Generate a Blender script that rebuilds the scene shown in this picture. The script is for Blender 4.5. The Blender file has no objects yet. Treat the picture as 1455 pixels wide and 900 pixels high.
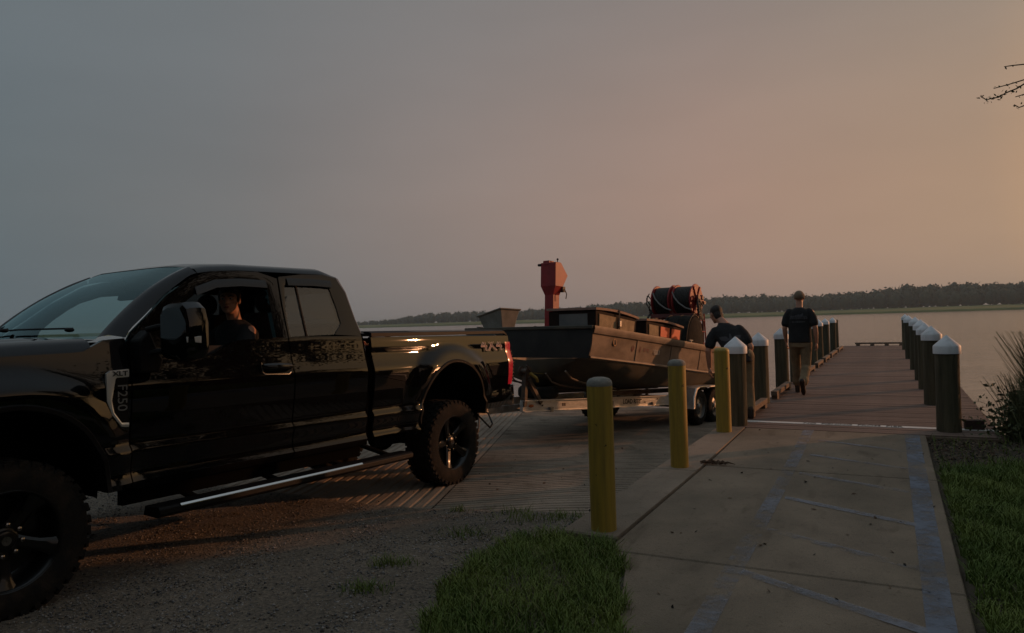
import bpy, bmesh, math, random
import numpy as np
from mathutils import Vector, Matrix, Euler

random.seed(7)
rng = np.random.default_rng(11)
R = math.radians
SC = bpy.context.scene
COL = SC.collection

# ------------------------------------------------------------------ camera, sky, sun
EYE = 1.45
cam_d = bpy.data.cameras.new("camera")
cam_d.sensor_width = 36.0
cam_d.lens = 36.0 * 1000.0 / 1455.0
cam_d.clip_start = 0.1
cam_d.clip_end = 12000.0
cam = bpy.data.objects.new("camera", cam_d)
COL.objects.link(cam)
cam.matrix_world = (Matrix.Translation((0, 0, EYE)) @ Matrix.Rotation(R(90.46), 4, 'X')
                    @ Matrix.Rotation(R(-1.73), 4, 'Z'))
SC.camera = cam

SUN_AZ, SUN_EL = 70.5, 9.8
SUN_DIR = Vector((math.sin(R(SUN_AZ)) * math.cos(R(SUN_EL)), math.cos(R(SUN_AZ)) * math.cos(R(SUN_EL)), math.sin(R(SUN_EL))))

world = bpy.data.worlds.new("World")
SC.world = world
world.use_nodes = True
nt = world.node_tree
nt.nodes.clear()
def N(t, typ, **kw):
    n = t.nodes.new(typ)
    for k, v in kw.items():
        setattr(n, k, v)
    return n
def LK(t, a, b):
    t.links.new(a, b)
w_out = N(nt, 'ShaderNodeOutputWorld')
w_bg = N(nt, 'ShaderNodeBackground')
w_bg.inputs['Strength'].default_value = 0.1
LK(nt, w_bg.outputs[0], w_out.inputs[0])
sky = N(nt, 'ShaderNodeTexSky', sky_type='NISHITA', sun_disc=False)
sky.sun_elevation = R(SUN_EL)
sky.sun_rotation = R(SUN_AZ)
sky.dust_density = 6.0
sky.air_density = 1.5
# smoky haze: its brightness and warmth depend only on the angle from the sun and the height above the horizon
tc = N(nt, 'ShaderNodeTexCoord')
dotn = N(nt, 'ShaderNodeVectorMath', operation='DOT_PRODUCT')
dotn.inputs[1].default_value = SUN_DIR
LK(nt, tc.outputs['Generated'], dotn.inputs[0])
mr = N(nt, 'ShaderNodeMapRange')
mr.inputs[1].default_value = -1.0
mr.inputs[2].default_value = 1.0
LK(nt, dotn.outputs['Value'], mr.inputs[0])
def ramp(t, stops):
    r = N(t, 'ShaderNodeValToRGB')
    e = r.color_ramp.elements
    while len(e) < len(stops):
        e.new(0.5)
    for el, (p, c) in zip(e, stops):
        el.position = p
        el.color = (*c, 1.0)
    return r
hz = ramp(nt, [(0.0, (.098, .138, .162)), (0.33, (.115, .151, .171)), (0.50, (.180, .178, .180)), (0.655, (.288, .222, .198)),
               (0.80, (.380, .246, .194)), (0.905, (.415, .272, .190)), (1.0, (.80, .44, .20))])
LK(nt, mr.outputs[0], hz.inputs[0])
sep = N(nt, 'ShaderNodeSeparateXYZ')
LK(nt, tc.outputs['Generated'], sep.inputs[0])
mre = N(nt, 'ShaderNodeMapRange')
mre.inputs[1].default_value = -0.02
mre.inputs[2].default_value = 1.0
LK(nt, sep.outputs['Z'], mre.inputs[0])
el_r = ramp(nt, [(0.0, (.90, .97, 1.02)), (0.06, (.94, .98, 1.0)), (0.18, (1.0, 1.0, 1.0)), (0.40, (.88, .97, 1.03)), (1.0, (.88, .97, 1.03))])
LK(nt, mre.outputs[0], el_r.inputs[0])
mul = N(nt, 'ShaderNodeMix', data_type='RGBA', blend_type='MULTIPLY')
mul.inputs['Factor'].default_value = 1.0
LK(nt, hz.outputs[0], mul.inputs['A'])
LK(nt, el_r.outputs[0], mul.inputs['B'])
slate = ramp(nt, [(0.0, (.17, .185, .195)), (0.42, (.18, .195, .20)), (0.75, (.215, .25, .275)), (1.0, (.27, .32, .365))])
LK(nt, mre.outputs[0], slate.inputs[0])
sl_f = ramp(nt, [(0.12, (0, 0, 0)), (0.28, (.12, .12, .12)), (0.42, (.42, .42, .42)), (0.60, (.85, .85, .85)), (0.80, (1, 1, 1))])
LK(nt, mre.outputs[0], sl_f.inputs[0])
mul2 = N(nt, 'ShaderNodeMix', data_type='RGBA')
LK(nt, sl_f.outputs[0], mul2.inputs['Factor']); LK(nt, mul.outputs['Result'], mul2.inputs['A']); LK(nt, slate.outputs[0], mul2.inputs['B'])
# very soft smoke streaks
cn = N(nt, 'ShaderNodeTexNoise')
cn.inputs['Scale'].default_value = 2.2
cn.inputs['Detail'].default_value = 3.0
cmap = N(nt, 'ShaderNodeMapping')
cmap.inputs['Scale'].default_value = (1.0, 1.0, 3.5)
LK(nt, tc.outputs['Generated'], cmap.inputs[0])
LK(nt, cmap.outputs[0], cn.inputs['Vector'])
cmr = N(nt, 'ShaderNodeMapRange')
cmr.inputs[3].default_value = 8.7
cmr.inputs[4].default_value = 11.3
LK(nt, cn.outputs['Fac'], cmr.inputs[0])
sc10 = N(nt, 'ShaderNodeVectorMath', operation='SCALE')
LK(nt, mul2.outputs['Result'], sc10.inputs[0])
LK(nt, cmr.outputs[0], sc10.inputs['Scale'])
mixs = N(nt, 'ShaderNodeMix', data_type='RGBA')
mixs.inputs['Factor'].default_value = 0.94
LK(nt, sky.outputs[0], mixs.inputs['A'])
LK(nt, sc10.outputs[0], mixs.inputs['B'])
LK(nt, mixs.outputs['Result'], w_bg.inputs['Color'])

sun_d = bpy.data.lights.new("sun", 'SUN')
sun_d.energy = 1.5
sun_d.angle = R(0.6)
sun_d.color = (1.0, 0.44, 0.20)
sun_o = bpy.data.objects.new("sun", sun_d)
COL.objects.link(sun_o)
sun_o.rotation_euler = SUN_DIR.to_track_quat('Z', 'Y').to_euler()
sun_o.location = (40, 13, 8)

vs = SC.view_settings
vs.view_transform = 'Standard'
vs.look = 'None'
vs.exposure = 0.0
vs.gamma = 1.0
vs.use_curve_mapping = False
SC.cycles.max_bounces = 8
SC.cycles.transparent_max_bounces = 16
SC.cycles.caustics_reflective = False
SC.cycles.caustics_refractive = False
SC.cycles.sample_clamp_indirect = 4.0

# ------------------------------------------------------------------ helpers
def tag(o, label=None, cat=None, group=None, kind=None):
    if label: o['label'] = label
    if cat: o['category'] = cat
    if group: o['group'] = group
    if kind: o['kind'] = kind
    return o

def empty(name, loc=(0, 0, 0), rot=(0, 0, 0), label=None, cat=None, group=None):
    o = bpy.data.objects.new(name, None)
    o.empty_display_size = 0.2
    o.location = loc
    o.rotation_euler = rot
    COL.objects.link(o)
    return tag(o, label, cat, group)

class MB:
    """collects faces; build() links them as one mesh object"""
    def __init__(s):
        s.v = []; s.f = []
    def add(s, vs_, fs_):
        b = len(s.v)
        s.v += [tuple(p) for p in vs_]
        s.f += [tuple(i + b for i in f) for f in fs_]
        return s
    def box(s, c, size, rot=None, taper=1.0):
        x, y, z = [a / 2 for a in size]
        P = [(-x, -y, -z), (x, -y, -z), (x, y, -z), (-x, y, -z),
             (-x * taper, -y * taper, z), (x * taper, -y * taper, z), (x * taper, y * taper, z), (-x * taper, y * taper, z)]
        if rot is not None:
            M = rot if isinstance(rot, Matrix) else Euler(rot).to_matrix()
            P = [M @ Vector(p) for p in P]
        P = [(p[0] + c[0], p[1] + c[1], p[2] + c[2]) for p in P]
        return s.add(P, [(0, 3, 2, 1), (4, 5, 6, 7), (0, 1, 5, 4), (1, 2, 6, 5), (2, 3, 7, 6), (3, 0, 4, 7)])
    def bar(s, a, b, w, h, up=(0, 0, 1)):
        a = Vector(a); b = Vector(b); d = (b - a)
        L = d.length; d.normalize()
        sd = d.cross(Vector(up))
        if sd.length < 1e-4: sd = d.cross(Vector((0, 1, 0)))
        sd.normalize(); u = sd.cross(d)
        P = []
        for q in (a, b):
            for i, j in ((-1, -1), (1, -1), (1, 1), (-1, 1)):
                P.append(q + sd * (i * w / 2) + u * (j * h / 2))
        return s.add(P, [(0, 1, 2, 3), (7, 6, 5, 4), (0, 4, 5, 1), (1, 5, 6, 2), (2, 6, 7, 3), (3, 7, 4, 0)])
    def tube(s, pts, r, seg=8, cap=True):
        pts = [Vector(p) for p in pts]
        n = len(pts)
        rs = r if isinstance(r, (list, tuple)) else [r] * n
        rings = []
        prev = None
        for i, p in enumerate(pts):
            d = (pts[min(i + 1, n - 1)] - pts[max(i - 1, 0)])
            d = d.normalized() if d.length > 1e-9 else Vector((0, 0, 1))
            if prev is None:
                ref = Vector((0, 0, 1)) if abs(d.z) < .9 else Vector((0, 1, 0))
                a = d.cross(ref).normalized()
            else:
                a = (prev - d * prev.dot(d))
                a = a.normalized() if a.length > 1e-6 else d.orthogonal().normalized()
            prev = a
            b = d.cross(a)
            rings.append([p + (a * math.cos(2 * math.pi * k / seg) + b * math.sin(2 * math.pi * k / seg)) * rs[i] for k in range(seg)])
        return s.loft(rings, cap)
    def loft(s, rings, cap=True, closed=True):
        n = len(rings[0])
        V = [p for ring in rings for p in ring]
        F = []
        for i in range(len(rings) - 1):
            for k in range(n if closed else n - 1):
                k2 = (k + 1) % n
                F.append((i * n + k, i * n + k2, (i + 1) * n + k2, (i + 1) * n + k))
        if cap and closed:
            F.append(tuple(range(n - 1, -1, -1)))
            F.append(tuple((len(rings) - 1) * n + k for k in range(n)))
        return s.add(V, F)
    def lathe(s, prof, c=(0, 0, 0), axis='z', seg=24, cap=False):
        rings = []
        for r, h in prof:
            ring = []
            for k in range(seg):
                a = 2 * math.pi * k / seg
                u, w = r * math.cos(a), r * math.sin(a)
                if axis == 'z': p = (u, w, h)
                elif axis == 'y': p = (u, h, w)
                else: p = (h, u, w)
                ring.append((p[0] + c[0], p[1] + c[1], p[2] + c[2]))
            rings.append(ring)
        return s.loft(rings, cap)
    def prism(s, poly, o, ax, ay, az, h0, h1):
        """poly (a,b) in plane ax,ay; extruded along az from h0 to h1"""
        o, ax, ay, az = Vector(o), Vector(ax), Vector(ay), Vector(az)
        n = len(poly)
        V = [o + ax * a + ay * b + az * h for h in (h0, h1) for a, b in poly]
        F = [tuple(range(n - 1, -1, -1)), tuple(range(n, 2 * n))]
        F += [(i, (i + 1) % n, n + (i + 1) % n, n + i) for i in range(n)]
        return s.add(V, F)
    def grid(s, fn, nu, nv):
        V = [fn(i / nu, j / nv) for i in range(nu + 1) for j in range(nv + 1)]
        F = [(i * (nv + 1) + j, (i + 1) * (nv + 1) + j, (i + 1) * (nv + 1) + j + 1, i * (nv + 1) + j + 1) for i in range(nu) for j in range(nv)]
        return s.add(V, F)
    def ball(s, c, r, seg=12, rings=8, rot=None):
        rx, ry, rz = r if isinstance(r, (list, tuple)) else (r, r, r)
        V = []; F = []
        for i in range(rings + 1):
            t = math.pi * i / rings
            for k in range(seg):
                a = 2 * math.pi * k / seg
                p = Vector((rx * math.sin(t) * math.cos(a), ry * math.sin(t) * math.sin(a), rz * math.cos(t)))
                if rot is not None: p = rot @ p
                V.append((p.x + c[0], p.y + c[1], p.z + c[2]))
        for i in range(rings):
            for k in range(seg):
                F.append((i * seg + k, (i + 1) * seg + k, (i + 1) * seg + (k + 1) % seg, i * seg + (k + 1) % seg))
        return s.add(V, F)
    def mesh(s, name, smooth=35, fix=True):
        me = bpy.data.meshes.new(name)
        me.from_pydata(s.v, [], s.f)
        if fix:
            bm = bmesh.new(); bm.from_mesh(me)
            bmesh.ops.remove_doubles(bm, verts=bm.verts, dist=1e-5)
            bmesh.ops.recalc_face_normals(bm, faces=bm.faces)
            bm.to_mesh(me); bm.free()
        if smooth:
            me.shade_smooth()
            me.set_sharp_from_angle(angle=R(smooth))
        return me
    def build(s, name, mat=None, parent=None, smooth=35, fix=True, bevel=0, label=None, cat=None, group=None, kind=None):
        me = s.mesh(name, smooth, fix)
        return link(name, me, mat, parent, bevel, label, cat, group, kind)

def link(name, me, mat=None, parent=None, bevel=0, label=None, cat=None, group=None, kind=None):
    o = bpy.data.objects.new(name, me)
    COL.objects.link(o)
    if mat is not None and len(me.materials) == 0:
        me.materials.append(mat)
    if parent is not None: o.parent = parent
    if bevel:
        b = o.modifiers.new('bevel', 'BEVEL'); b.width = bevel; b.segments = 2; b.limit_method = 'ANGLE'
    return tag(o, label, cat, group, kind)

def np_mesh(name, V, F, mats, mat_idx=None, smooth=False):
    """V (n,3) array; F (m,k) int array"""
    me = bpy.data.meshes.new(name)
    V = np.asarray(V, np.float32); F = np.asarray(F, np.int32)
    m, k = F.shape
    me.vertices.add(len(V)); me.vertices.foreach_set('co', V.ravel())
    me.loops.add(m * k); me.loops.foreach_set('vertex_index', F.ravel())
    me.polygons.add(m)
    me.polygons.foreach_set('loop_start', np.arange(0, m * k, k, dtype=np.int32))
    try: me.polygons.foreach_set('loop_total', np.full(m, k, np.int32))
    except Exception: pass
    for mt in (mats if isinstance(mats, (list, tuple)) else [mats]): me.materials.append(mt)
    if mat_idx is not None: me.polygons.foreach_set('material_index', np.asarray(mat_idx, np.int32))
    me.update(calc_edges=True)
    me.validate()
    if smooth: me.shade_smooth()
    return me

def copy_tree(o, parent=None):
    c = o.copy(); COL.objects.link(c)
    if parent is not None:
        c.parent = parent; c.matrix_parent_inverse = o.matrix_parent_inverse
    for ch in list(o.children): copy_tree(ch, c)
    return c

def text_mesh(name, body, size, depth, mat, parent, M, bold=0.0, outline=False, sx=1.0):
    cu = bpy.data.curves.new(name, 'FONT')
    cu.body = body; cu.size = size; cu.extrude = depth; cu.offset = bold
    cu.align_x = 'CENTER'; cu.align_y = 'CENTER'
    if outline:
        cu.fill_mode = 'NONE'; cu.bevel_depth = size * 0.02; cu.extrude = 0
    o = bpy.data.objects.new('tmp_text', cu); COL.objects.link(o)
    dg = bpy.context.evaluated_depsgraph_get()
    me = bpy.data.meshes.new_from_object(o.evaluated_get(dg))
    bpy.data.objects.remove(o); bpy.data.curves.remove(cu)
    me.transform(Matrix.Diagonal((sx, 1, 1, 1)))
    me.transform(M); me.name = name
    me.materials.clear(); me.materials.append(mat)
    return link(name, me, None, parent)

def remesh(name, mb, voxel, mat, parent, smooth_it=6, factor=.5):
    me = mb.mesh(name, 0)
    o = bpy.data.objects.new('tmp_body', me); COL.objects.link(o)
    m = o.modifiers.new('r', 'REMESH'); m.mode = 'VOXEL'; m.voxel_size = voxel
    if smooth_it:
        s_ = o.modifiers.new('s', 'SMOOTH'); s_.factor = factor; s_.iterations = smooth_it
    dg = bpy.context.evaluated_depsgraph_get()
    me2 = bpy.data.meshes.new_from_object(o.evaluated_get(dg))
    bpy.data.objects.remove(o); bpy.data.meshes.remove(me)
    me2.name = name; me2.shade_smooth()
    me2.materials.clear(); me2.materials.append(mat)
    return link(name, me2, None, parent)

# ------------------------------------------------------------------ materials
def mat(name, col, rough=.6, metal=0, col2=None, scale=8, bump=0, bscale=40, coat=0, spec=.5, detail=4, rand=0, trans=0,
        stretch=(1, 1, 1), contrast=(.35, .65), ior=1.5, emis=None):
    m = bpy.data.materials.new(name); m.use_nodes = True
    t = m.node_tree; b = t.nodes['Principled BSDF']
    b.inputs['Base Color'].default_value = (*col, 1)
    b.inputs['Roughness'].default_value = rough
    b.inputs['Metallic'].default_value = metal
    b.inputs['Coat Weight'].default_value = coat
    b.inputs['Coat Roughness'].default_value = .02
    b.inputs['Specular IOR Level'].default_value = spec
    b.inputs['IOR'].default_value = ior
    b.inputs['Transmission Weight'].default_value = trans
    co = N(t, 'ShaderNodeTexCoord'); mp = N(t, 'ShaderNodeMapping')
    mp.inputs['Scale'].default_value = stretch
    LK(t, co.outputs['Object'], mp.inputs[0])
    out = None
    if col2 is not None:
        n = N(t, 'ShaderNodeTexNoise'); n.inputs['Scale'].default_value = scale; n.inputs['Detail'].default_value = detail
        n.inputs['Roughness'].default_value = .62
        LK(t, mp.outputs[0], n.inputs['Vector'])
        r = ramp(t, [(contrast[0], col), (contrast[1], col2)])
        LK(t, n.outputs['Fac'], r.inputs[0]); out = r.outputs[0]
    if rand:
        oi = N(t, 'ShaderNodeObjectInfo')
        rr = N(t, 'ShaderNodeMapRange'); rr.inputs[3].default_value = 1 - rand; rr.inputs[4].default_value = 1 + rand
        LK(t, oi.outputs['Random'], rr.inputs[0])
        vm = N(t, 'ShaderNodeVectorMath', operation='SCALE')
        if out is None: vm.inputs[0].default_value = col
        else: LK(t, out, vm.inputs[0])
        LK(t, rr.outputs[0], vm.inputs['Scale']); out = vm.outputs[0]
    if out is not None: LK(t, out, b.inputs['Base Color'])
    if bump:
        n2 = N(t, 'ShaderNodeTexNoise'); n2.inputs['Scale'].default_value = bscale; n2.inputs['Detail'].default_value = 5
        LK(t, mp.outputs[0], n2.inputs['Vector'])
        bp = N(t, 'ShaderNodeBump'); bp.inputs['Strength'].default_value = bump; bp.inputs['Distance'].default_value = .02
        LK(t, n2.outputs['Fac'], bp.inputs['Height']); LK(t, bp.outputs[0], b.inputs['Normal'])
    return m

def glass_mat(name, tint, f0, rough=.01, gloss=(.9, .95, 1)):
    """thin tinted pane: part see-through, part mirror (Schlick)"""
    m = bpy.data.materials.new(name); m.use_nodes = True
    t = m.node_tree; t.nodes.clear()
    o = N(t, 'ShaderNodeOutputMaterial')
    tr = N(t, 'ShaderNodeBsdfTransparent'); tr.inputs[0].default_value = (*tint, 1)
    gl = N(t, 'ShaderNodeBsdfGlossy'); gl.inputs['Roughness'].default_value = rough
    gl.inputs['Color'].default_value = (*gloss, 1)
    lw = N(t, 'ShaderNodeLayerWeight'); lw.inputs['Blend'].default_value = .5
    pw = N(t, 'ShaderNodeMath', operation='POWER'); pw.inputs[1].default_value = 5
    LK(t, lw.outputs['Facing'], pw.inputs[0])
    fr = N(t, 'ShaderNodeMapRange'); fr.inputs[3].default_value = f0
    LK(t, pw.outputs[0], fr.inputs[0])
    mx = N(t, 'ShaderNodeMixShader')
    LK(t, fr.outputs[0], mx.inputs[0]); LK(t, tr.outputs[0], mx.inputs[1]); LK(t, gl.outputs[0], mx.inputs[2])
    LK(t, mx.outputs[0], o.inputs[0])
    return m

M_paint = mat('black_paint', (.0025, .0025, .003), .5, coat=1.0, spec=.0)
M_paint.node_tree.nodes['Principled BSDF'].inputs['Coat IOR'].default_value = 1.46
M_trim = mat('black_plastic', (.005, .005, .0055), .55, bump=.15, bscale=300, spec=.18)
M_inside = mat('dark_cabin_cloth', (.012, .012, .013), .85, col2=(.018, .018, .018), scale=30)
M_chrome = mat('chrome', (.75, .74, .72), .12, 1.0)
M_dchrome = mat('dark_chrome', (.30, .29, .28), .18, 1.0, col2=(.22, .2, .18), scale=5)
M_rubber = mat('tyre_rubber', (.011, .010, .009), .9, spec=.25, col2=(.045, .033, .023), scale=9, bump=.3, bscale=90, contrast=(.45, .85))
M_rim = mat('gloss_black_rim', (.004, .004, .004), .28, coat=.35, spec=.3)
M_lett = mat('grey_badge_letters', (.20, .20, .19), .4)
M_vent = mat('satin_bright_trim', (.80, .79, .76), .34, .55)
M_red_lens = mat('red_lens', (.62, .012, .04), .22, coat=.6, col2=(.75, .04, .09), scale=20)
M_under = mat('underbody_black', (.002, .002, .002), .9, spec=.05)
M_smoke = mat('smoked_acrylic', (.004, .004, .004), .5, coat=1, spec=0)
M_ws = glass_mat('windshield_glass', (.36, .52, .52), .085, gloss=(.62, .86, .90))
M_tint = glass_mat('privacy_glass', (.04, .045, .045), .09)
M_tint2 = glass_mat('cleared_door_glass', (.85, .80, .74), .10)  # near pane cleared past its real tint so sunlight reaches the driver
M_white = mat('white_plastic_cap', (.80, .81, .84), .5, col2=(.52, .52, .50), scale=7, stretch=(2, 2, .5), contrast=(.5, .85), detail=8, rand=.07)
M_sign = mat('white_deck_paint', (.80, .79, .76), .6, col2=(.66, .64, .6), scale=25)
M_black_ink = mat('black_letter_paint', (.02, .02, .02), .7)

# ------------------------------------------------------------------ directions of the pier and the ramp
S = Vector((.879, -.477, 0)).normalized()     # across the pier, to the right
D = Vector((S.y * -1, S.x, 0))                # along the pier, away
def UV(u, v, z=0.0):
    return Vector((S.x * u + D.x * v, S.y * u + D.y * v, z))
PIER_ROT = math.atan2(S.y, S.x)
WATER_Z = -0.64

def smooth(e0, e1, x):
    t = np.clip((x - e0) / (e1 - e0), 0, 1)
    return t * t * (3 - 2 * t)

def ground_z(u, v):
    u = np.asarray(u, float); v = np.asarray(v, float)
    left = np.where(v < 5.1, -.183 + .02 * (5.04 - np.maximum(v, -20)) + .125 * smooth(-4.2, -2.1, u) * smooth(.5, 3.4, v), -.245 - .04 * (v - 5.04))
    left = np.where(v > 17, left - .06 * (v - 17), left)
    bank = -.035 - smooth(9.6, 16, v) * 1.5 + smooth(3, 9, u) * .12
    mixr = smooth(-.5, .1, u)
    z = left * (1 - mixr) + bank * mixr
    # keep the soil under the concrete walk and the pier low
    edge = np.interp(v, [1.2, 3.1, 3.9, 4.17, 4.42, 4.5], [-1.0, -1.18, -1.42, -1.60, -1.66, -2.04])
    under = ((u > edge + .14) & (u < .26) & (v < 9.5))
    z = np.where(under, -.24, z)
    z = np.where((v > 9.4) & (u > -2.3) & (u < 1.1), np.minimum(z, -.45 - .05 * (v - 9.4)), z)
    return np.maximum(z, -4.0)

# ------------------------------------------------------------------ ground, water, far shore
def ground_material():
    m = bpy.data.materials.new('gravel_and_soil'); m.use_nodes = True
    t = m.node_tree; b = t.nodes['Principled BSDF']; b.inputs['Roughness'].default_value = .92
    co = N(t, 'ShaderNodeTexCoord')
    big = N(t, 'ShaderNodeTexNoise'); big.inputs['Scale'].default_value = .55; big.inputs['Detail'].default_value = 5
    fine = N(t, 'ShaderNodeTexVoronoi'); fine.inputs['Scale'].default_value = 55
    fn2 = N(t, 'ShaderNodeTexNoise'); fn2.inputs['Scale'].default_value = 130; fn2.inputs['Detail'].default_value = 3
    for n in (big, fine, fn2): LK(t, co.outputs['Object'], n.inputs['Vector'])
    r1 = ramp(t, [(.35, (.135, .110, .082)), (.62, (.215, .175, .132))]); LK(t, big.outputs['Fac'], r1.inputs[0])
    r2 = ramp(t, [(0, (.45, .45, .47)), (.5, (.9, .9, .9)), (1, (1.35, 1.32, 1.25))]); LK(t, fine.outputs['Color'], r2.inputs[0])
    mx = N(t, 'ShaderNodeMix', data_type='RGBA', blend_type='MULTIPLY'); mx.inputs['Factor'].default_value = 1
    LK(t, r1.outputs[0], mx.inputs['A']); LK(t, r2.outputs[0], mx.inputs['B'])
    LK(t, mx.outputs['Result'], b.inputs['Base Color'])
    ad = N(t, 'ShaderNodeMath', operation='ADD'); LK(t, fine.outputs['Distance'], ad.inputs[0]); LK(t, fn2.outputs['Fac'], ad.inputs[1])
    bp = N(t, 'ShaderNodeBump'); bp.inputs['Strength'].default_value = .7; bp.inputs['Distance'].default_value = .012
    LK(t, ad.outputs[0], bp.inputs['Height']); LK(t, bp.outputs[0], b.inputs['Normal'])
    return m
M_gravel = ground_material()
M_soil = mat('dark_soil', (.05, .04, .028), .95, col2=(.10, .08, .05), scale=6, bump=.6, bscale=60)

def build_ground():
    us = np.concatenate([[-3000, -1500, -400, -120, -60, -35], np.arange(-24, -6, .6), np.arange(-6, 4, .14), np.arange(4, 14, .5), [16, 20, 30, 50, 90, 160, 500, 1500, 3000]])
    vv = np.concatenate([[-3000, -1500, -400, -120, -50, -25], np.arange(-14, 1, .6), np.arange(1, 12, .14), np.arange(12, 24, .5), [28, 36, 60, 120, 500, 1500, 3000]])
    U, V = np.meshgrid(us, vv, indexing='ij')
    Z = ground_z(U, V)
    Z = Z + (rng.random(Z.shape) - .5) * .012 * (np.abs(U) < 20) * (np.abs(V) < 20)
    X = S.x * U + D.x * V; Y = S.y * U + D.y * V
    P = np.stack([X, Y, Z], -1).reshape(-1, 3)
    nu, nv = len(us), len(vv)
    i, j = np.meshgrid(np.arange(nu - 1), np.arange(nv - 1), indexing='ij')
    a = (i * nv + j).ravel()
    F = np.stack([a, a + nv, a + nv + 1, a + 1], -1)
    uc = ((U[:-1, :-1] + U[1:, 1:]) / 2).ravel(); vc = ((V[:-1, :-1] + V[1:, 1:]) / 2).ravel()
    idx = ((uc > .1) | (vc > 16)).astype(int)
    me = np_mesh('ground', P, F, [M_gravel, M_soil], idx, smooth=True)
    link('ground', me, kind='structure')
build_ground()

def water_material():
    m = bpy.data.materials.new('river_water'); m.use_nodes = True
    t = m.node_tree; b = t.nodes['Principled BSDF']
    b.inputs['Base Color'].default_value = (.035, .036, .030, 1)
    b.inputs['Roughness'].default_value = .14; b.inputs['IOR'].default_value = 1.40
    co = N(t, 'ShaderNodeTexCoord')
    mp = N(t, 'ShaderNodeMapping'); mp.inputs['Rotation'].default_value = (0, 0, .35); mp.inputs['Scale'].default_value = (.55, 1.9, 1)
    LK(t, co.outputs['Object'], mp.inputs[0])
    n1 = N(t, 'ShaderNodeTexNoise'); n1.inputs['Scale'].default_value = 1.4; n1.inputs['Detail'].default_value = 4
    n2 = N(t, 'ShaderNodeTexNoise'); n2.inputs['Scale'].default_value = .09; n2.inputs['Detail'].default_value = 3
    LK(t, mp.outputs[0], n1.inputs['Vector']); LK(t, mp.outputs[0], n2.inputs['Vector'])
    r = ramp(t, [(.38, (.55, .55, .55)), (.66, (1, 1, 1))]); LK(t, n2.outputs['Fac'], r.inputs[0])
    ml = N(t, 'ShaderNodeMath', operation='MULTIPLY'); LK(t, n1.outputs['Fac'], ml.inputs[0]); LK(t, r.outputs[0], ml.inputs[1])
    bp = N(t, 'ShaderNodeBump'); bp.inputs['Strength'].default_value = .8; bp.inputs['Distance'].default_value = .07
    LK(t, ml.outputs[0], bp.inputs['Height']); LK(t, bp.outputs[0], b.inputs['Normal'])
    return m
mb = MB()
mb.add([UV(-3000, 9.6, WATER_Z), UV(3000, 9.6, WATER_Z), UV(3000, 3000, WATER_Z), UV(-3000, 3000, WATER_Z)], [(0, 1, 2, 3)])
mb.build('water', water_material(), smooth=0, fix=False, kind='structure')

# far marsh and the wood behind it: polar strips about the landing
AZ_T = [-60, -40, -21, -12.5, -11, -9.6, -8.3, -6.6, -4.9, -2.8, -.4, 1.9, 4.1, 7, 10, 12.8, 15.6, 18.3, 20.8, 23.3, 25.6, 27.9, 29.4, 31.7, 34.1, 36, 45, 60, 85]
PX_T = [5, 5, 5, 6, 7, 9, 13, 16, 16, 17, 16, 17, 18, 21, 23, 24, 26, 26, 25, 24, 25, 28, 32, 31, 28, 29, 28, 28, 28]
def wood_r(az): return np.interp(az, [-60, -14, -4, 8, 20, 36, 85], [1500, 1400, 1120, 1000, 900, 820, 800])
def marsh_material():
    return mat('marsh_grass', (.070, .10, .022), .95, col2=(.12, .15, .035), scale=.035, stretch=(1, 1, .2), detail=6)
def build_marsh():
    az = np.arange(-60, 86, .25)
    rr = wood_r(az)
    jit = np.interp(az, np.arange(-60, 87, 1.5), rng.random(98)) * 14
    rows = [(rr * .80 + jit, np.full_like(az, WATER_Z - .5)), (rr * .80 + jit + 2, np.full_like(az, WATER_Z + 1.1)),
            (rr * .80 + jit + 10, np.full_like(az, 1.2)), (rr * .9, 2.6 + .8 * np.interp(az, np.arange(-60, 87, 1), rng.random(147))), (rr + 40, np.full_like(az, 4.6)), (rr + 800, np.full_like(az, 6.0))]
    P = []
    for r_, z_ in rows:
        z_ = z_ + (rng.random(len(az)) - .5) * .25
        P.append(np.stack([r_ * np.sin(np.radians(az)), r_ * np.cos(np.radians(az)), z_], -1))
    P = np.concatenate(P); n = len(az); F = []
    for k in range(len(rows) - 1):
        a = k * n + np.arange(n - 1); F.append(np.stack([a, a + 1, a + n + 1, a + n], -1))
    link('marsh', np_mesh('marsh', P, np.concatenate(F), marsh_material(), smooth=True), kind='structure')
build_marsh()

def leaf_cards(C, size, nrm_jit=1.0, up=0.0):
    """one randomly turned diamond per centre"""
    n = len(C)
    a = rng.normal(size=(n, 3)); a[:, 2] += up; a /= np.linalg.norm(a, axis=1)[:, None]
    b = rng.normal(size=(n, 3)); b -= a * (a * b).sum(1)[:, None]; b /= np.linalg.norm(b, axis=1)[:, None]
    c = np.cross(a, b)
    s_ = (size * (.6 + .8 * rng.random(n)))[:, None] if np.ndim(size) == 0 else size[:, None]
    P = np.stack([C + b * s_, C + c * s_ * .55, C - b * s_, C - c * s_ * .55], 1).reshape(-1, 3)
    F = np.arange(4 * n).reshape(-1, 4)
    return P, F

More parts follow.
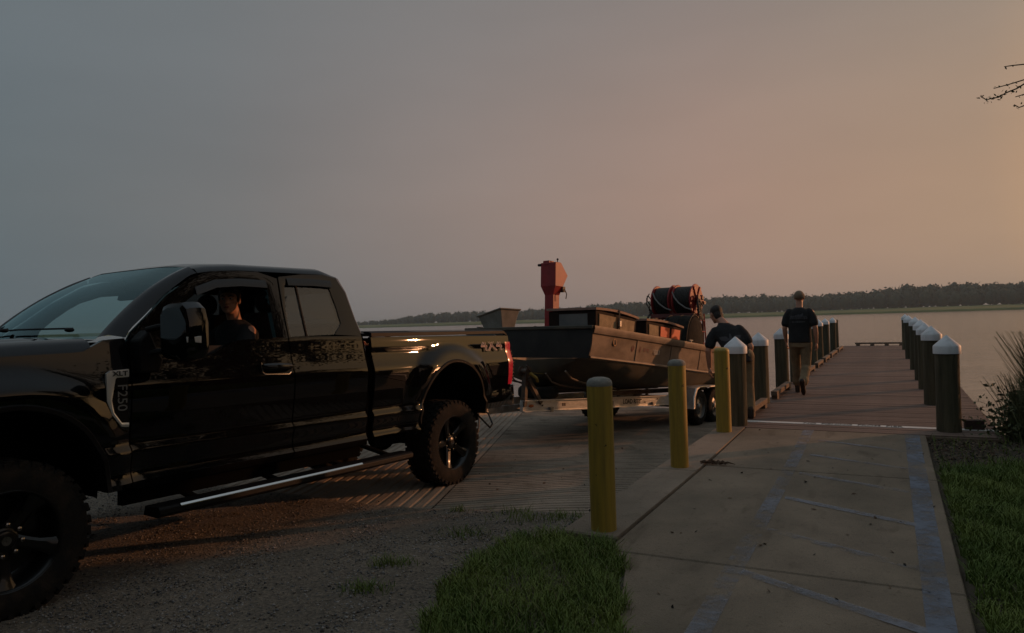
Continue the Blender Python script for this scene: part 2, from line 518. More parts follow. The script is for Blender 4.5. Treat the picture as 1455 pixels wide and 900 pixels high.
M_wood = mat('far_foliage', (.018, .032, .020), .95, col2=(.040, .058, .036), scale=.06, detail=6)
def build_far_wood():
    Cs = []; core_v = []; core_f = []; nb = 0
    ico = bmesh.new(); bmesh.ops.create_icosphere(ico, subdivisions=1, radius=1)
    iv = np.array([v.co[:] for v in ico.verts]); if_ = np.array([[v.index for v in f.verts] for f in ico.faces]); ico.free()
    sizes = []
    az = -22.0
    while az < 84:
        for row in range(4):
            a = az + rng.normal() * .25
            r_ = wood_r(a) + row * 22 + rng.random() * 14
            h = np.interp(a, AZ_T, PX_T) * r_ / 1000 + EYE
            h *= (.74 + .08 * row + .22 * rng.random() ** 1.5) if rng.random() > .03 else 1.02
            h *= .84
            w = h * (.32 + .14 * rng.random())
            x, y = r_ * math.sin(R(a)), r_ * math.cos(R(a))
            k = 80
            p = rng.normal(size=(k, 3)); p /= np.linalg.norm(p, axis=1)[:, None]
            p *= (.75 + .35 * rng.random(k))[:, None]
            Cs.append(p * [w, w, h * .40] + [x, y, 3 + h * .56]); sizes.append(np.full(k, w * .16) * (.6 + .7 * rng.random(k)))
            core_v.append(iv * (1 + .25 * (rng.random((len(iv), 1)) - .5)) * [w * .95, w * .95, h * .44] + [x, y, 2.5 + h * .52]); core_f.append(if_ + nb); nb += len(iv)
        az += .21 + .08 * rng.random()
    P, F = leaf_cards(np.concatenate(Cs), np.concatenate(sizes))
    tri = np.concatenate([F[:, [0, 1, 2]], F[:, [0, 2, 3]]])
    V = np.concatenate([P, np.concatenate(core_v)]); T = np.concatenate([tri, np.concatenate(core_f) + len(P)])
    link('distant_wood', np_mesh('distant_wood', V, T, M_wood), kind='stuff')
build_far_wood()


# ------------------------------------------------------------------ boat ramp: two grooved slabs
def concrete(name, dark, light, scale=1.6):
    m = mat(name, dark, .85, col2=light, scale=scale, bump=.3, bscale=70, detail=9, contrast=(.28, .72))
    t = m.node_tree; b = t.nodes['Principled BSDF']; src = b.inputs['Base Color'].links[0].from_socket
    co = N(t, 'ShaderNodeTexCoord')
    def layer(src, sc, lo, hi, cl, ch, det=4, stretch=(1, 1, 1), kind='ShaderNodeTexNoise'):
        mp = N(t, 'ShaderNodeMapping'); mp.inputs['Scale'].default_value = stretch; LK(t, co.outputs['Object'], mp.inputs[0])
        n = N(t, kind); n.inputs['Scale'].default_value = sc
        if kind == 'ShaderNodeTexNoise': n.inputs['Detail'].default_value = det; n.inputs['Distortion'].default_value = .6
        LK(t, mp.outputs[0], n.inputs['Vector'])
        r = ramp(t, [(lo, cl), (hi, ch)]); LK(t, n.outputs['Fac' if kind == 'ShaderNodeTexNoise' else 'Distance'], r.inputs[0])
        mx = N(t, 'ShaderNodeMix', data_type='RGBA', blend_type='MULTIPLY'); mx.inputs['Factor'].default_value = 1
        LK(t, src, mx.inputs['A']); LK(t, r.outputs[0], mx.inputs['B']); return mx.outputs['Result']
    src = layer(src, 1.1, .30, .60, (.66, .68, .66), (1.06, 1.05, 1.04), 6, (1, .45, 1))      # broad damp and dirty areas
    src = layer(src, 3.5, .28, .42, (.62, .60, .56), (1, 1, 1), 8, (1.6, .5, 1))             # dark drips and tyre dirt
    src = layer(src, 160, .30, .62, (.78, .78, .78), (1.14, 1.13, 1.12), 2)                  # sand grain
    src = layer(src, 30, .60, .74, (1, 1, 1), (.72, .70, .66), 2)                            # specks
    LK(t, src, b.inputs['Base Color'])
    return m
M_ramp = concrete('ramp_concrete', (.22, .17, .125), (.33, .265, .20), 2.2)
def ramp_z(p):
    v = D.x * p[0] + D.y * p[1]; u = S.x * p[0] + S.y * p[1]
    return -.2 - .04 * (v - 5.04) + .12 * float(smooth(-4.2, -2.15, u)) * float(1 - smooth(4.5, 12, v))
ramp_o = empty('boat_ramp', UV(-4, 5.04, -.2)); ramp_o['kind'] = 'structure'
G1 = Vector((.995, -.10, 0)).normalized(); G2 = Vector((.10, .995, 0)).normalized()
SEAM = Vector((-.76, 6.25, 0))
def ramp_slab(along, across, lo, hi, keep_right, pitch, groove):
    prof = []
    k = lo
    while k < hi:
        w = pitch * (1 + .08 * (rng.random() - .5))
        g = groove * (.8 + .5 * rng.random())
        prof += [(k, 0), (k + w * .58, 0), (k + w * .68, -g), (k + w * .86, -g)]
        k += w
    bm = bmesh.new()
    ls = np.linspace(-14, 14, 57)
    grid_ = []
    for (q, dz) in prof:
        row = []
        for l in ls:
            p = SEAM + along * float(l) + across * float(q)
            row.append(bm.verts.new((p.x, p.y, ramp_z(p) + dz + (random.random() - .5) * .005)))
        grid_.append(row)
    for a, b in zip(grid_[:-1], grid_[1:]):
        for i in range(len(ls) - 1): bm.faces.new((a[i], a[i + 1], b[i + 1], b[i]))
    def cut(co, no):
        bmesh.ops.bisect_plane(bm, geom=bm.verts[:] + bm.edges[:] + bm.faces[:], plane_co=co, plane_no=no, clear_outer=True)
    cut(UV(0, 5.04), -D); cut(UV(0, 18.5), D); cut(UV(-2.065, 0), S); cut(UV(-12, 0), -S)
    n = Vector((G2.y, -G2.x, 0))
    if keep_right: cut(SEAM + n * .0, -n)
    else: cut(SEAM - n * .012, n)
    me = bpy.data.meshes.new('ramp_slab'); bm.to_mesh(me); bm.free()
    for v in me.vertices: v.co -= ramp_o.location
    link('ramp_slab', me, M_ramp, ramp_o)
ramp_slab(G1, G2, -5, 14, True, .108, .019)
ramp_slab(G2, Vector((-G2.y, G2.x, 0)), 0, 11, False, .115, .014)

# ------------------------------------------------------------------ concrete walk, curb, painted lines
M_conc = concrete('walk_concrete', (.165, .128, .092), (.285, .222, .158))
M_curb = concrete('curb_concrete', (.23, .175, .13), (.31, .245, .185), 2.5)
walk = empty('walkway', UV(-.7, 6), (0, 0, PIER_ROT)); walk['kind'] = 'structure'
def W(u, v, z): return (u + .7, v - 6, z)
def slab(name, poly, m, z0=-.22, z1=0.0, par=walk):
    mb = MB()
    n = len(poly)
    def inset(poly, d):
        c = np.mean(poly, 0)
        return [tuple(np.array(p) + (c - p) / np.linalg.norm(c - p) * d) for p in np.array(poly)]
    top = inset(poly, .012)
    V = [W(*p, z0) for p in poly] + [W(*p, z1 - .01) for p in poly] + [W(*p, z1) for p in top]
    F = [(i, (i + 1) % n, n + (i + 1) % n, n + i) for i in range(n)] + [(n + i, n + (i + 1) % n, 2 * n + (i + 1) % n, 2 * n + i) for i in range(n)]
    F += [tuple(range(2 * n, 3 * n))]
    mb.add(V, F)
    return mb.build(name, m, par, smooth=0)
g = .007
slab('concrete_slab', [(-1.655, 6.92 + g), (.28, 6.95 + g), (.28, 9.41), (-1.72, 9.41)], M_conc)
slab('concrete_slab', [(-1.635, 4.17 + g), (.28, 4.21 + g), (.28, 6.95 - g), (-1.655, 6.92 - g)], M_conc)
slab('concrete_slab', [(-1.0, 1.2), (.28, 1.2), (.28, 4.21 - g), (-1.60, 4.17 - g), (-1.42, 3.9), (-1.18, 3.1)], M_conc)
slab('concrete_slab', [(-.9, -2.5), (.28, -2.5), (.28, 1.2 - g), (-1.0, 1.2 - g)], M_conc)
slab('curb_slab', [(-2.06, 4.42), (-1.66, 4.42), (-1.672, 6.6), (-2.06, 6.6)], M_curb, z1=.006)
slab('curb_slab', [(-2.06, 6.612), (-1.672, 6.612), (-1.735, 9.41), (-2.06, 9.41)], M_curb, z1=.006)

def worn_paint(name, col, wear):
    m = mat(name, col, .8)
    t = m.node_tree; b = t.nodes['Principled BSDF']
    co = N(t, 'ShaderNodeTexCoord'); n = N(t, 'ShaderNodeTexNoise'); n.inputs['Scale'].default_value = 7; n.inputs['Detail'].default_value = 9; n.inputs['Roughness'].default_value = .75
    n3 = N(t, 'ShaderNodeTexNoise'); n3.inputs['Scale'].default_value = 1.1; n3.inputs['Detail'].default_value = 2
    LK(t, co.outputs['Object'], n.inputs['Vector']); LK(t, co.outputs['Object'], n3.inputs['Vector'])
    ad = N(t, 'ShaderNodeMath', operation='ADD'); LK(t, n.outputs['Fac'], ad.inputs[0]); LK(t, n3.outputs['Fac'], ad.inputs[1])
    r = ramp(t, [(wear * .5 + .22, (0, 0, 0)), (wear * .5 + .40, (.85, .85, .85))]); hf = N(t, 'ShaderNodeMath', operation='MULTIPLY'); hf.inputs[1].default_value = .5
    LK(t, ad.outputs[0], hf.inputs[0]); LK(t, hf.outputs[0], r.inputs[0]); LK(t, r.outputs[0], b.inputs['Alpha'])
    return m
M_blue = worn_paint('worn_blue_line', (.20, .235, .30), .34)
M_blue2 = worn_paint('faded_blue_line', (.27, .28, .32), .42)
def line(poly, m, z=.004):
    mb = MB(); n = 24
    (a, b, c, d) = poly  # a-b near edge, d-c far edge, subdivided along a->d
    V = []
    for i in range(n + 1):
        f = i / n
        V += [W(a[0] + (d[0] - a[0]) * f, a[1] + (d[1] - a[1]) * f, z), W(b[0] + (c[0] - b[0]) * f, b[1] + (c[1] - b[1]) * f, z)]
    mb.add(V, [(2 * i, 2 * i + 1, 2 * i + 3, 2 * i + 2) for i in range(n)])
    mb.build('painted_line', m, walk, smooth=0, fix=False)
line([(.095, .8), (.205, .8), (.215, 9.40), (.065, 9.40)], M_blue)
line([(-.85, .8), (-.735, .8), (-.83, 6.3), (-.94, 6.3)], M_blue2)
line([(-.94, 6.31), (-.83, 6.31), (-.91, 9.40), (-1.03, 9.40)], M_blue2)
for v0 in (2.3, 3.15, 4.10, 4.98, 5.9, 6.85, 7.78, 8.7):
    line([(-.80, v0 - .045), (-.80, v0 + .045), (.09, v0 - .40), (.09, v0 - .49)], M_blue2, .0045)

# ------------------------------------------------------------------ pier
pier = empty('pier', UV(-.45, 9.44), (0, 0, PIER_ROT), 'long weathered brown plank pier running out over the river', 'pier')
def Pp(u, v, z): return (u + .45, v - 9.44, z)
M_plank = mat('pier_plank', (.122, .078, .060), .8, col2=(.195, .132, .104), scale=2.5, stretch=(1, 9, 9), rand=.14, bump=.3, bscale=30, detail=7)
M_timber = mat('weathered_timber', (.14, .095, .065), .85, col2=(.26, .18, .125), scale=5, stretch=(2, 6, 6), bump=.4, bscale=30)
pm = MB()
pm.box((0, 0, 0), (2.98, .142, .038))
pme = pm.mesh('plank', 0); pme.materials.append(M_plank)
v = 9.52; k = 0
while v < 33.45:
    o = bpy.data.objects.new('plank', pme); COL.objects.link(o); o.parent = pier
    o.location = Pp(-.45 + random.uniform(-.006, .006), v, -.019 + random.uniform(-.0025, .0025))
    o.rotation_euler = (random.uniform(-.012, .012), 0, random.uniform(-.001, .001))
    v += .1485
for u in (-1.8, -.9, 0, .9):
    MB().box(Pp(u, 21.4, -.16), (.08, 23.9, .22)).build('stringer', M_timber, pier, smooth=0)
MB().box(Pp(-.45, 9.427, -.06), (3.0, .03, .085)).build('fascia_board', M_timber, pier, smooth=0)
# painted warning strip
MB().box(Pp(-.45, 9.97, .003), (2.94, .125, .006)).build('warning_strip', M_sign, pier, smooth=0)
text_mesh('strip_lettering', 'NO  FISHING  FROM  PIER', .135, .0008, M_black_ink, pier, Matrix.Translation(Pp(-.52, 9.965, .0072)), bold=.002, sx=.74)
# toe rails: short timbers on blocks along the left edge and across the end
def toe_rail(u, v0, v1, endrail=False):
    mb = MB()
    if endrail:
        mb.box(Pp((v0 + v1) / 2, u, .105), (v1 - v0, .09, .07))
        for q in np.linspace(v0 + .12, v1 - .12, 4): mb.box(Pp(q, u, .033), (.16, .085, .07))
    else:
        mb.box(Pp(u, (v0 + v1) / 2, .105), (.10, v1 - v0, .075))
        for q in (v0 + .14, v1 - .14): mb.box(Pp(u, q, .033), (.095, .2, .07))
    return mb.build('toe_rail', M_timber, pier, smooth=0, bevel=.006)
for a, b in ((10.25, 11.6), (12.6, 14.5), (15.45, 16.7), (17.7, 19.2), (20.0, 21.6), (22.3, 23.9), (24.6, 27.1), (27.9, 30.3)):
    toe_rail(-1.83, a, b)
toe_rail(33.3, -1.5, .35, True)

M_pile = mat('piling_timber', (.05, .044, .024), .9, col2=(.125, .105, .062), scale=4, stretch=(3, 3, .25), bump=.8, bscale=18, detail=9, rand=.2)
def piling(u, v, top, r, label, capped=True):
    t = empty('piling', UV(u, v, -1.6), (random.gauss(0, .006), random.gauss(0, .006), random.random() * 6), label, 'piling', 'pilings along the pier')
    h = top + 1.6
    mb = MB()
    prof = []
    hb = h - (.19 if capped else 0)
    for i in range(9):
        f = i / 8
        prof.append((r * (1.03 - .06 * f) * (1 + random.uniform(-.012, .012)), f * hb))
    rings = []
    ph = [random.uniform(-.025, .025) for _ in range(20)]
    for rr, z in prof:
        rings.append([(rr * (1 + ph[k]) * math.cos(2 * math.pi * k / 20), rr * (1 + ph[k]) * math.sin(2 * math.pi * k / 20), z) for k in range(20)])
    mb.loft(rings); mb.build('post', M_pile, t)
    if capped:
        c = MB()
        c.lathe([(r * 1.0, hb - .03), (r * 1.09, hb - .03), (r * 1.09, hb + .055), (r * 1.05, hb + .068), (r * .55, hb + .13), (.008, hb + .19)], seg=28)
        c.build('cap', M_white, t)
    return t
RP = [(.53, 9.80, 1.14, .133), (.49, 12.5, 1.20, .130), (.475, 14.9, 1.21, .130), (.45, 16.84, 1.25, .132), (.41, 19.8, 1.28, .130), (.40, 24.1, 1.30, .128), (.34, 29.7, 1.31, .125)]
RL = ['thick white-capped piling nearest to the walk on the right edge of the pier', 'second white-capped piling behind the nearest one on the right edge of the pier',
      'third white-capped piling in the right row of the pier', 'fourth white-capped piling in the right row of the pier', 'fifth white-capped piling in the right row of the pier',
      'next to last small piling in the right row of the pier', 'farthest small piling in the right row at the pier end']
for a, l in zip(RP, RL): piling(*a, l)
LP = [(-1.89, 9.62, 1.17, .135, True), (-1.97, 12.1, 1.16, .138, True), (-2.0, 15.0, 1.17, .130, True), (-2.03, 17.4, 1.18, .125, True), (-2.06, 19.7, 1.2, .125, True), (-2.08, 22.0, 1.22, .125, True),
      (-2.11, 24.2, 1.25, .125, True), (-2.17, 27.5, 1.25, .125, True), (-2.18, 30.7, 1.26, .12, True), (-2.15, 32.6, 1.14, .09, False)]
LL = ['white-capped piling right behind the third yellow bollard', 'white-capped piling standing alone between the leaning man and the walking man', 'white-capped piling at the left hand of the walking man',
      'piling seen past the legs of the walking man', 'piling mostly hidden behind the walking man', 'piling hidden behind the walking man, farther out',
      'white-capped piling at the right elbow of the walking man', 'white-capped piling second beyond the right arm of the walking man', 'farthest white-capped piling in the left row of the pier', 'thin dark piling without a cap at the left end of the pier']
for a, l in zip(LP, LL): piling(*a[:4], l, a[4])

# ------------------------------------------------------------------ yellow bollards
def yellow_material():
    m = mat('chipped_yellow_paint', (.46, .30, .045), .5, col2=(.22, .15, .035), scale=5, stretch=(5, 5, .35), contrast=(.40, .78), detail=9, bump=.1, bscale=40)
    t = m.node_tree; b = t.nodes['Principled BSDF']
    src = b.inputs['Base Color'].links[0].from_socket
    co = N(t, 'ShaderNodeTexCoord'); n = N(t, 'ShaderNodeTexNoise'); n.inputs['Scale'].default_value = 16; n.inputs['Detail'].default_value = 6
    LK(t, co.outputs['Object'], n.inputs['Vector'])
    r = ramp(t, [(.70, (0, 0, 0)), (.74, (1, 1, 1))]); LK(t, n.outputs['Fac'], r.inputs[0])
    mx = N(t, 'ShaderNodeMix', data_type='RGBA'); LK(t, r.outputs[0], mx.inputs['Factor']); LK(t, src, mx.inputs['A'])
    mx.inputs['B'].default_value = (.06, .04, .02, 1); LK(t, mx.outputs['Result'], b.inputs['Base Color'])
    return m
M_yel = yellow_material()
M_dome = mat('bollard_dome_concrete', (.20, .19, .17), .8, col2=(.28, .26, .22), scale=20, bump=.3)
for (x, y, top, r, lab) in ((.589, 4.865, 1.05, .088, 'nearest scuffed yellow bollard with a grey domed top'), (1.578, 6.816, 1.04, .085, 'middle yellow bollard on the curb strip'),
                            (2.604, 8.80, 1.052, .092, 'farthest yellow bollard on the curb in front of a capped piling')):
    t = empty('bollard', (x, y, .004), (0, 0, random.random() * 6), lab, 'bollard', 'yellow bollards along the curb')
    MB().lathe([(r * 1.0, 0), (r, .1), (r, top - .05)], seg=32).build('pipe', M_yel, t)
    MB().lathe([(r * 1.012, top - .06), (r * 1.012, top - .045), (r * .97, top - .03), (r * .80, top - .012), (r * .45, top - .002), (.004, top)], seg=32).build('dome', M_dome if y < 8 else M_yel, t)

# ------------------------------------------------------------------ pickup truck
# local frame: x forward from the rear axle, y to the driver's side, z up from the ground
TR_YAW = .55822
truck = empty('pickup_truck', (-1.501, 8.0105, -.2548), (0, -math.atan(.02665), math.atan2(-math.cos(TR_YAW), -math.sin(TR_YAW))),
              'glossy black extended-cab pickup truck with its driver window down, hitched to the boat trailer', 'pickup truck')
ZP = [(.50, .90), (.58, .955), (.645, .996), (.66, 1.0), (.70, .974), (.76, .978), (.835, .998), (.857, 1.001), (.897, .971), (.97, .984), (1.1, 1.004), (1.25, 1.014), (1.275, 1.0135),
      (1.30, 1.005), (1.36, .986), (1.45, .962), (1.57, .937), (1.61, .922), (1.75, .872), (2.0, .79), (2.10, .757), (2.2, .72)]
zk = np.array([a for a, b in ZP]); yk = np.array([b for a, b in ZP])
def Yside(x, z):
    y = float(np.interp(z, zk, yk))
    for cx, cz, r1, h in ((.03, .74, .82, .05), (4.18, .66, .78, .05)):
        r_ = math.hypot(x - cx, z - cz)
        y += h * float(smooth(0, 1, (r1 - r_) / .17))
    return y
def Ybed(x, z):
    y = Yside(x, z)
    if z > 1.45:
        y = max(y, float(np.interp(z, [1.45, 1.55, 1.62], [.977, .965, .95])))
    return y

def side_panel(name, xs, zlo, zhi, sgn, par, Yf=Yside, nz=44, lip=.035, m=M_paint):
    bm = bmesh.new(); rows = []
    for x in xs:
        a, b = zlo(x), zhi(x)
        # rows follow the same heights where they can, so creases run straight
        zz = np.linspace(.5, 1.62, nz)
        zz = np.clip(zz, a, b)
        rows.append([bm.verts.new((x, sgn * Yf(x, z), z)) for z in zz])
    for A, B in zip(rows[:-1], rows[1:]):
        for j in range(nz - 1):
            try: bm.faces.new((A[j], B[j], B[j + 1], A[j + 1]))
            except ValueError: pass
    bmesh.ops.remove_doubles(bm, verts=bm.verts, dist=1e-4)
    bmesh.ops.dissolve_degenerate(bm, edges=bm.edges, dist=1e-5)
    be = [e for e in bm.edges if e.is_boundary]
    r_ = bmesh.ops.extrude_edge_only(bm, edges=be)
    for v_ in [g_ for g_ in r_['geom'] if isinstance(g_, bmesh.types.BMVert)]: v_.co.y -= sgn * lip
    bmesh.ops.recalc_face_normals(bm, faces=bm.faces)
    me = bpy.data.meshes.new(name); bm.to_mesh(me); bm.free()
    me.shade_smooth(); me.set_sharp_from_angle(angle=R(50))
    return link(name, me, m, par)

def ring_panel(name, outer, inner, sgn, par, m=M_paint, lip=.03, closed=False):
    mb = MB(); n = len(outer)
    mid = [((a[0] + b[0]) / 2, (a[1] + b[1]) / 2) for a, b in zip(outer, inner)]
    f = lambda p, d=0: (p[0], sgn * (Yside(p[0], p[1]) - d), p[1])
    rings = [[f(p, lip) for p in outer], [f(p) for p in outer], [f(p) for p in mid], [f(p, .004) for p in inner], [f(p, lip + .02) for p in inner]]
    mb.loft(rings, cap=False, closed=closed)
    return mb.build(name, m, par, smooth=40)

belt = lambda x: float(np.interp(x, [2.15, 2.60, 2.68, 2.86, 3.02, 3.48], [1.577, 1.565, 1.548, 1.462, 1.445, 1.44]))
FD_O = [(2.155, 1.577), (2.145, 1.85), (2.125, 2.07), (2.3, 2.112), (2.5, 2.108), (2.74, 2.085), (2.91, 2.03), (3.13, 1.885), (3.30, 1.735), (3.43, 1.625), (3.476, 1.56), (3.477, 1.44)]
FD_I = [(2.265, 1.577), (2.255, 1.8), (2.245, 1.985), (2.33, 2.02), (2.5, 2.018), (2.70, 1.995), (2.86, 1.935), (3.0, 1.84), (3.10, 1.755), (3.19, 1.66), (3.21, 1.57), (3.21, 1.445)]
RD_O = [(2.142, 1.585), (2.128, 1.85), (2.108, 2.085), (1.85, 2.125), (1.6, 2.138), (1.46, 2.118), (1.385, 1.99), (1.345, 1.74), (1.312, 1.585)]
RD_I = [(2.122, 1.585), (2.108, 1.8), (2.06, 2.018), (1.85, 2.03), (1.65, 2.036), (1.56, 2.022), (1.53, 1.85), (1.52, 1.70), (1.63, 1.60)]
arch = lambda cx, cz, r_, lo: (lambda x: cz + math.sqrt(max(r_ * r_ - (x - cx) ** 2, 0)) if abs(x - cx) < r_ else lo)
archR = arch(.03, .74, .58, .655); archF = arch(4.18, .66, .545, .64)
def bed_lo(x): return .90 if x < -.545 else archR(x)
def cols(a, b, extra=(), step=.05):
    n = max(2, int(abs(b - a) / step))
    return sorted(set([round(float(q), 4) for q in np.linspace(a, b, n)] + list(extra)))
for sgn in (1, -1):
    # doors
    door = side_panel('door', cols(2.157, 3.476), lambda x: .60, belt, sgn, truck)
    ring_panel('window_frame', FD_O, FD_I, sgn, door)
    rdoor = side_panel('door', cols(1.315, 2.144), lambda x: .60, lambda x: 1.585, sgn, truck)
    ring_panel('window_frame', RD_O, RD_I, sgn, rdoor)
    # rear door glass
    mb = MB(); mb.add([(p[0], sgn * (Yside(*p) - .012), p[1]) for p in RD_I], [tuple(range(len(RD_I)))])
    mb.build('window', M_tint2 if sgn > 0 else M_tint, rdoor, smooth=0, fix=False)
    MB().bar((1.945, sgn * (Yside(1.94, 1.59) - .006), 1.588), (1.935, sgn * (Yside(1.94, 2.02) - .006), 2.02), .012, .008).build('window_divider', M_trim, rdoor)
    # smoked rain visors over the windows
    for dr, pts in ((door, [(2.25, 2.035), (2.5, 2.035), (2.72, 2.012), (2.90, 1.945)]), (rdoor, [(1.53, 2.075), (1.75, 2.078), (2.03, 2.068)])):
        mb = MB()
        rings = []
        for x, z in pts:
            y = Yside(x, z)
            rings.append([(x, sgn * (y + .002), z + .012), (x, sgn * (y + .012), z - .005), (x, sgn * (y + .030), z - .05), (x, sgn * (y + .025), z - .05), (x, sgn * (y + .006), z - .01)])
        mb.loft(rings); mb.build('rain_visor', M_smoke, dr)
    # handle: recessed cup, bar with bright lower edge
    for dr, xa in ((door, 2.32), (rdoor, None)):
        if xa is None: continue
        y = Yside(xa, 1.33)
        h = MB(); 
        h.tube([(xa - .13, sgn * (y + .012), 1.345), (xa - .10, sgn * (y + .036), 1.347), (xa, sgn * (y + .042), 1.35), (xa + .10, sgn * (y + .036), 1.353), (xa + .13, sgn * (y + .012), 1.355)], [.022, .026, .027, .026, .022], 10)
        hd = h.build('handle', M_paint, dr)
        c = MB(); c.tube([(xa + .135, sgn * (Yside(xa, 1.38) + .004), 1.385), (xa + .135, sgn * (y + .008), 1.31), (xa + .115, sgn * (y + .012), 1.295), (xa - .115, sgn * (y + .012), 1.285), (xa - .135, sgn * (y + .008), 1.30)], .006, 6)
        c.build('handle_trim', M_chrome, hd)
        c = MB(); c.ball((xa, sgn * (y - .006), 1.34), (.12, .012, .042)); c.build('handle_cup', M_trim, hd)
    # cab corner behind the rear door
    mb = MB(); A = [(1.455, 2.118), (1.38, 1.99), (1.34, 1.74), (1.306, 1.58), (1.306, 1.40), (1.306, 1.0), (1.306, .60)]
    B = [(1.36, 2.10, .70), (1.315, 1.97, .745), (1.285, 1.74, .825), (1.262, 1.58, .90), (1.255, 1.40, .945), (1.25, 1.0, .955), (1.25, .60, .93)]
    rings = [[(p[0], sgn * (Yside(*p) - .03), p[1]) for p in A], [(p[0], sgn * Yside(*p), p[1]) for p in A],
             [(p[0] * .55 + q[0] * .45, sgn * (Yside(*p) * .72 + q[2] * .28), p[1]) for p, q in zip(A, B)], [(q[0], sgn * q[2], q[1]) for q in B]]
    mb.loft(rings, cap=False, closed=False); mb.build('cab_corner', M_paint, truck, smooth=60)
    # front fender with vent
    ftop = lambda x: float(np.interp(x, [3.485, 3.62, 3.76, 5.0], [1.585, 1.575, 1.50, 1.455]))
    fen = side_panel('fender', cols(3.486, 4.98, (3.632, 3.638, 4.722, 4.728)), lambda x: archF(x) if 3.635 < x < 4.725 else (.62 if x < 4 else .80), ftop, sgn, truck)
    # bed side
    bed = side_panel('bed_side', cols(-1.14, 1.222, (-.553, -.547, .607, .613)), bed_lo, lambda x: 1.575, sgn, truck, Yf=Ybed)
    mb = MB(); mb.loft([[(1.222, sgn * .945, 1.575), (1.222, sgn * .972, 1.577), (1.222, sgn * .968, 1.612), (1.222, sgn * .94, 1.622), (1.222, sgn * .86, 1.622)],
                        [(-1.04, sgn * .945, 1.60), (-1.04, sgn * .972, 1.602), (-1.04, sgn * .968, 1.632), (-1.04, sgn * .94, 1.642), (-1.04, sgn * .86, 1.642)],
                        [(-1.13, sgn * .93, 1.575), (-1.13, sgn * .955, 1.577), (-1.13, sgn * .95, 1.60), (-1.13, sgn * .93, 1.61), (-1.13, sgn * .86, 1.61)]])
    mb.build('rail_cap', M_trim, truck)
    # wheel-opening lips and liners
    for cx, cz, r_, nm in ((.03, .74, .58, bed), (4.18, .66, .545, fen)):
        mb = MB(); rings = []
        for k_ in range(29):
            a = math.pi * (k_ / 28) * 1.04 - .06
            ca, sa = math.cos(a), math.sin(a)
            y0 = Yside(cx + r_ * ca, max(cz + r_ * sa, .66))
            q = lambda rr, y: (cx + rr * ca, sgn * y, cz + rr * sa)
            rings.append([q(r_ + .012, y0 + .001), q(r_ + .004, y0 + .012), q(r_ - .02, y0 + .010), q(r_ - .026, y0 - .02), q(r_ - .01, y0 - .16)])
        mb.loft(rings, cap=False, closed=False); mb.build('wheel_lip', M_trim, nm)
        mb = MB(); rings = []
        for k_ in range(25):
            a = math.pi * (k_ / 24) * 1.1 - .15
            rings.append([(cx + r_ * math.cos(a), sgn * .90, cz + r_ * math.sin(a)), (cx + (r_ + .03) * math.cos(a), sgn * .8, cz + (r_ + .03) * math.sin(a)), (cx + (r_ + .03) * math.cos(a), sgn * .45, cz + (r_ + .03) * math.sin(a))])
        mb.loft(rings, cap=False, closed=False)
        mb.box((cx, sgn * .44, cz + .15), (1.2, .02, .9))
        mb.build('wheel_liner', M_trim, nm)
    # tail light wraps the rear corner
    mb = MB(); rings = []
    for z in np.linspace(.995, 1.50, 12):
        y = Ybed(-1.1, z); f = (z - .995) / .505
        w = .085 + .04 * f
        rings.append([(-1.145 + w * .75, sgn * (y + .004), z), (-1.150, sgn * (y + .012), z), (-1.188, sgn * (y - .012), z), (-1.195, sgn * (y - .05), z), (-1.195, sgn * (y - .15 - .03 * f), z), (-1.14, sgn * (y - .16), z), (-1.10, sgn * (y - .02), z)])
    mb.loft(rings)
    tl = mb.build('tail_light', M_red_lens, truck, smooth=40)
    mb = MB()
    for z in np.linspace(1.05, 1.38, 9): mb.box((-1.165, sgn * (Ybed(-1.1, z) + .004), z), (.035, .006, .012))
    mb.build('lens_ribs', M_dchrome, tl)
    # step under the doors, with its bright edge
    st = MB(); pr = [(.93, .41), (1.09, .405), (1.12, .425), (1.118, .462), (1.10, .478), (.95, .475)]
    st.prism(pr, (0, 0, 0), (0, sgn, 0), (0, 0, 1), (1, 0, 0), .82, 3.36)
    rb = st.build('running_board', M_trim, truck, bevel=.006)
    st = MB(); st.loft([[(x, sgn * 1.1215, .460), (x, sgn * 1.121, .466), (x, sgn * 1.110, .4775), (x, sgn * 1.104, .4785), (x, sgn * 1.10, .46)] for x in (1.50, 3.21)]); st.build('bright_strip', M_chrome, rb)
    st = MB()
    for xa in (1.0, 1.6, 2.3, 3.0): MB().bar((xa, sgn * .5, .55), (xa, sgn * 1.0, .45), .05, .03).build('step_bracket', M_trim, rb)
    MB().box((2.39, sgn * .86, .555), (2.17, .06, .13)).build('rocker', M_under, truck)
    # towing mirror
    bs = MB(); bs.prism([(3.465, 1.36), (3.33, 1.355), (3.30, 1.44), (3.34, 1.50), (3.40, 1.64), (3.47, 1.57)], (0, 0, 0), (1, 0, 0), (0, 0, 1), (0, sgn, 0), .955, 1.075)
    mir = bs.build('side_mirror', M_trim, truck, bevel=.015)
    ar = MB()
    for z in (1.655, 1.495): ar.tube([(3.41, sgn * 1.05, z - .02), (3.36, sgn * 1.10, z), (3.31, sgn * 1.16, z)], .020, 8)
    ar.build('mirror_arm', M_trim, mir)
    hp = [(1.125, 1.47), (1.115, 1.73), (1.15, 1.795), (1.20, 1.812), (1.325, 1.815), (1.375, 1.775), (1.405, 1.68), (1.41, 1.50), (1.385, 1.445), (1.30, 1.425), (1.18, 1.435)]
    c = np.mean(hp, 0)
    rings = []
    for dx, s_ in ((0, .95), (.015, .99), (.05, 1.0), (.11, .975), (.135, .93), (.147, .80)):
        rings.append([(3.225 + dx - .10 * (p[0] - 1.12), sgn * (c[0] + (p[0] - c[0]) * s_), c[1] + (p[1] - c[1]) * s_) for p in hp])
    if sgn < 0: mir.location = (.17, 0, 0)
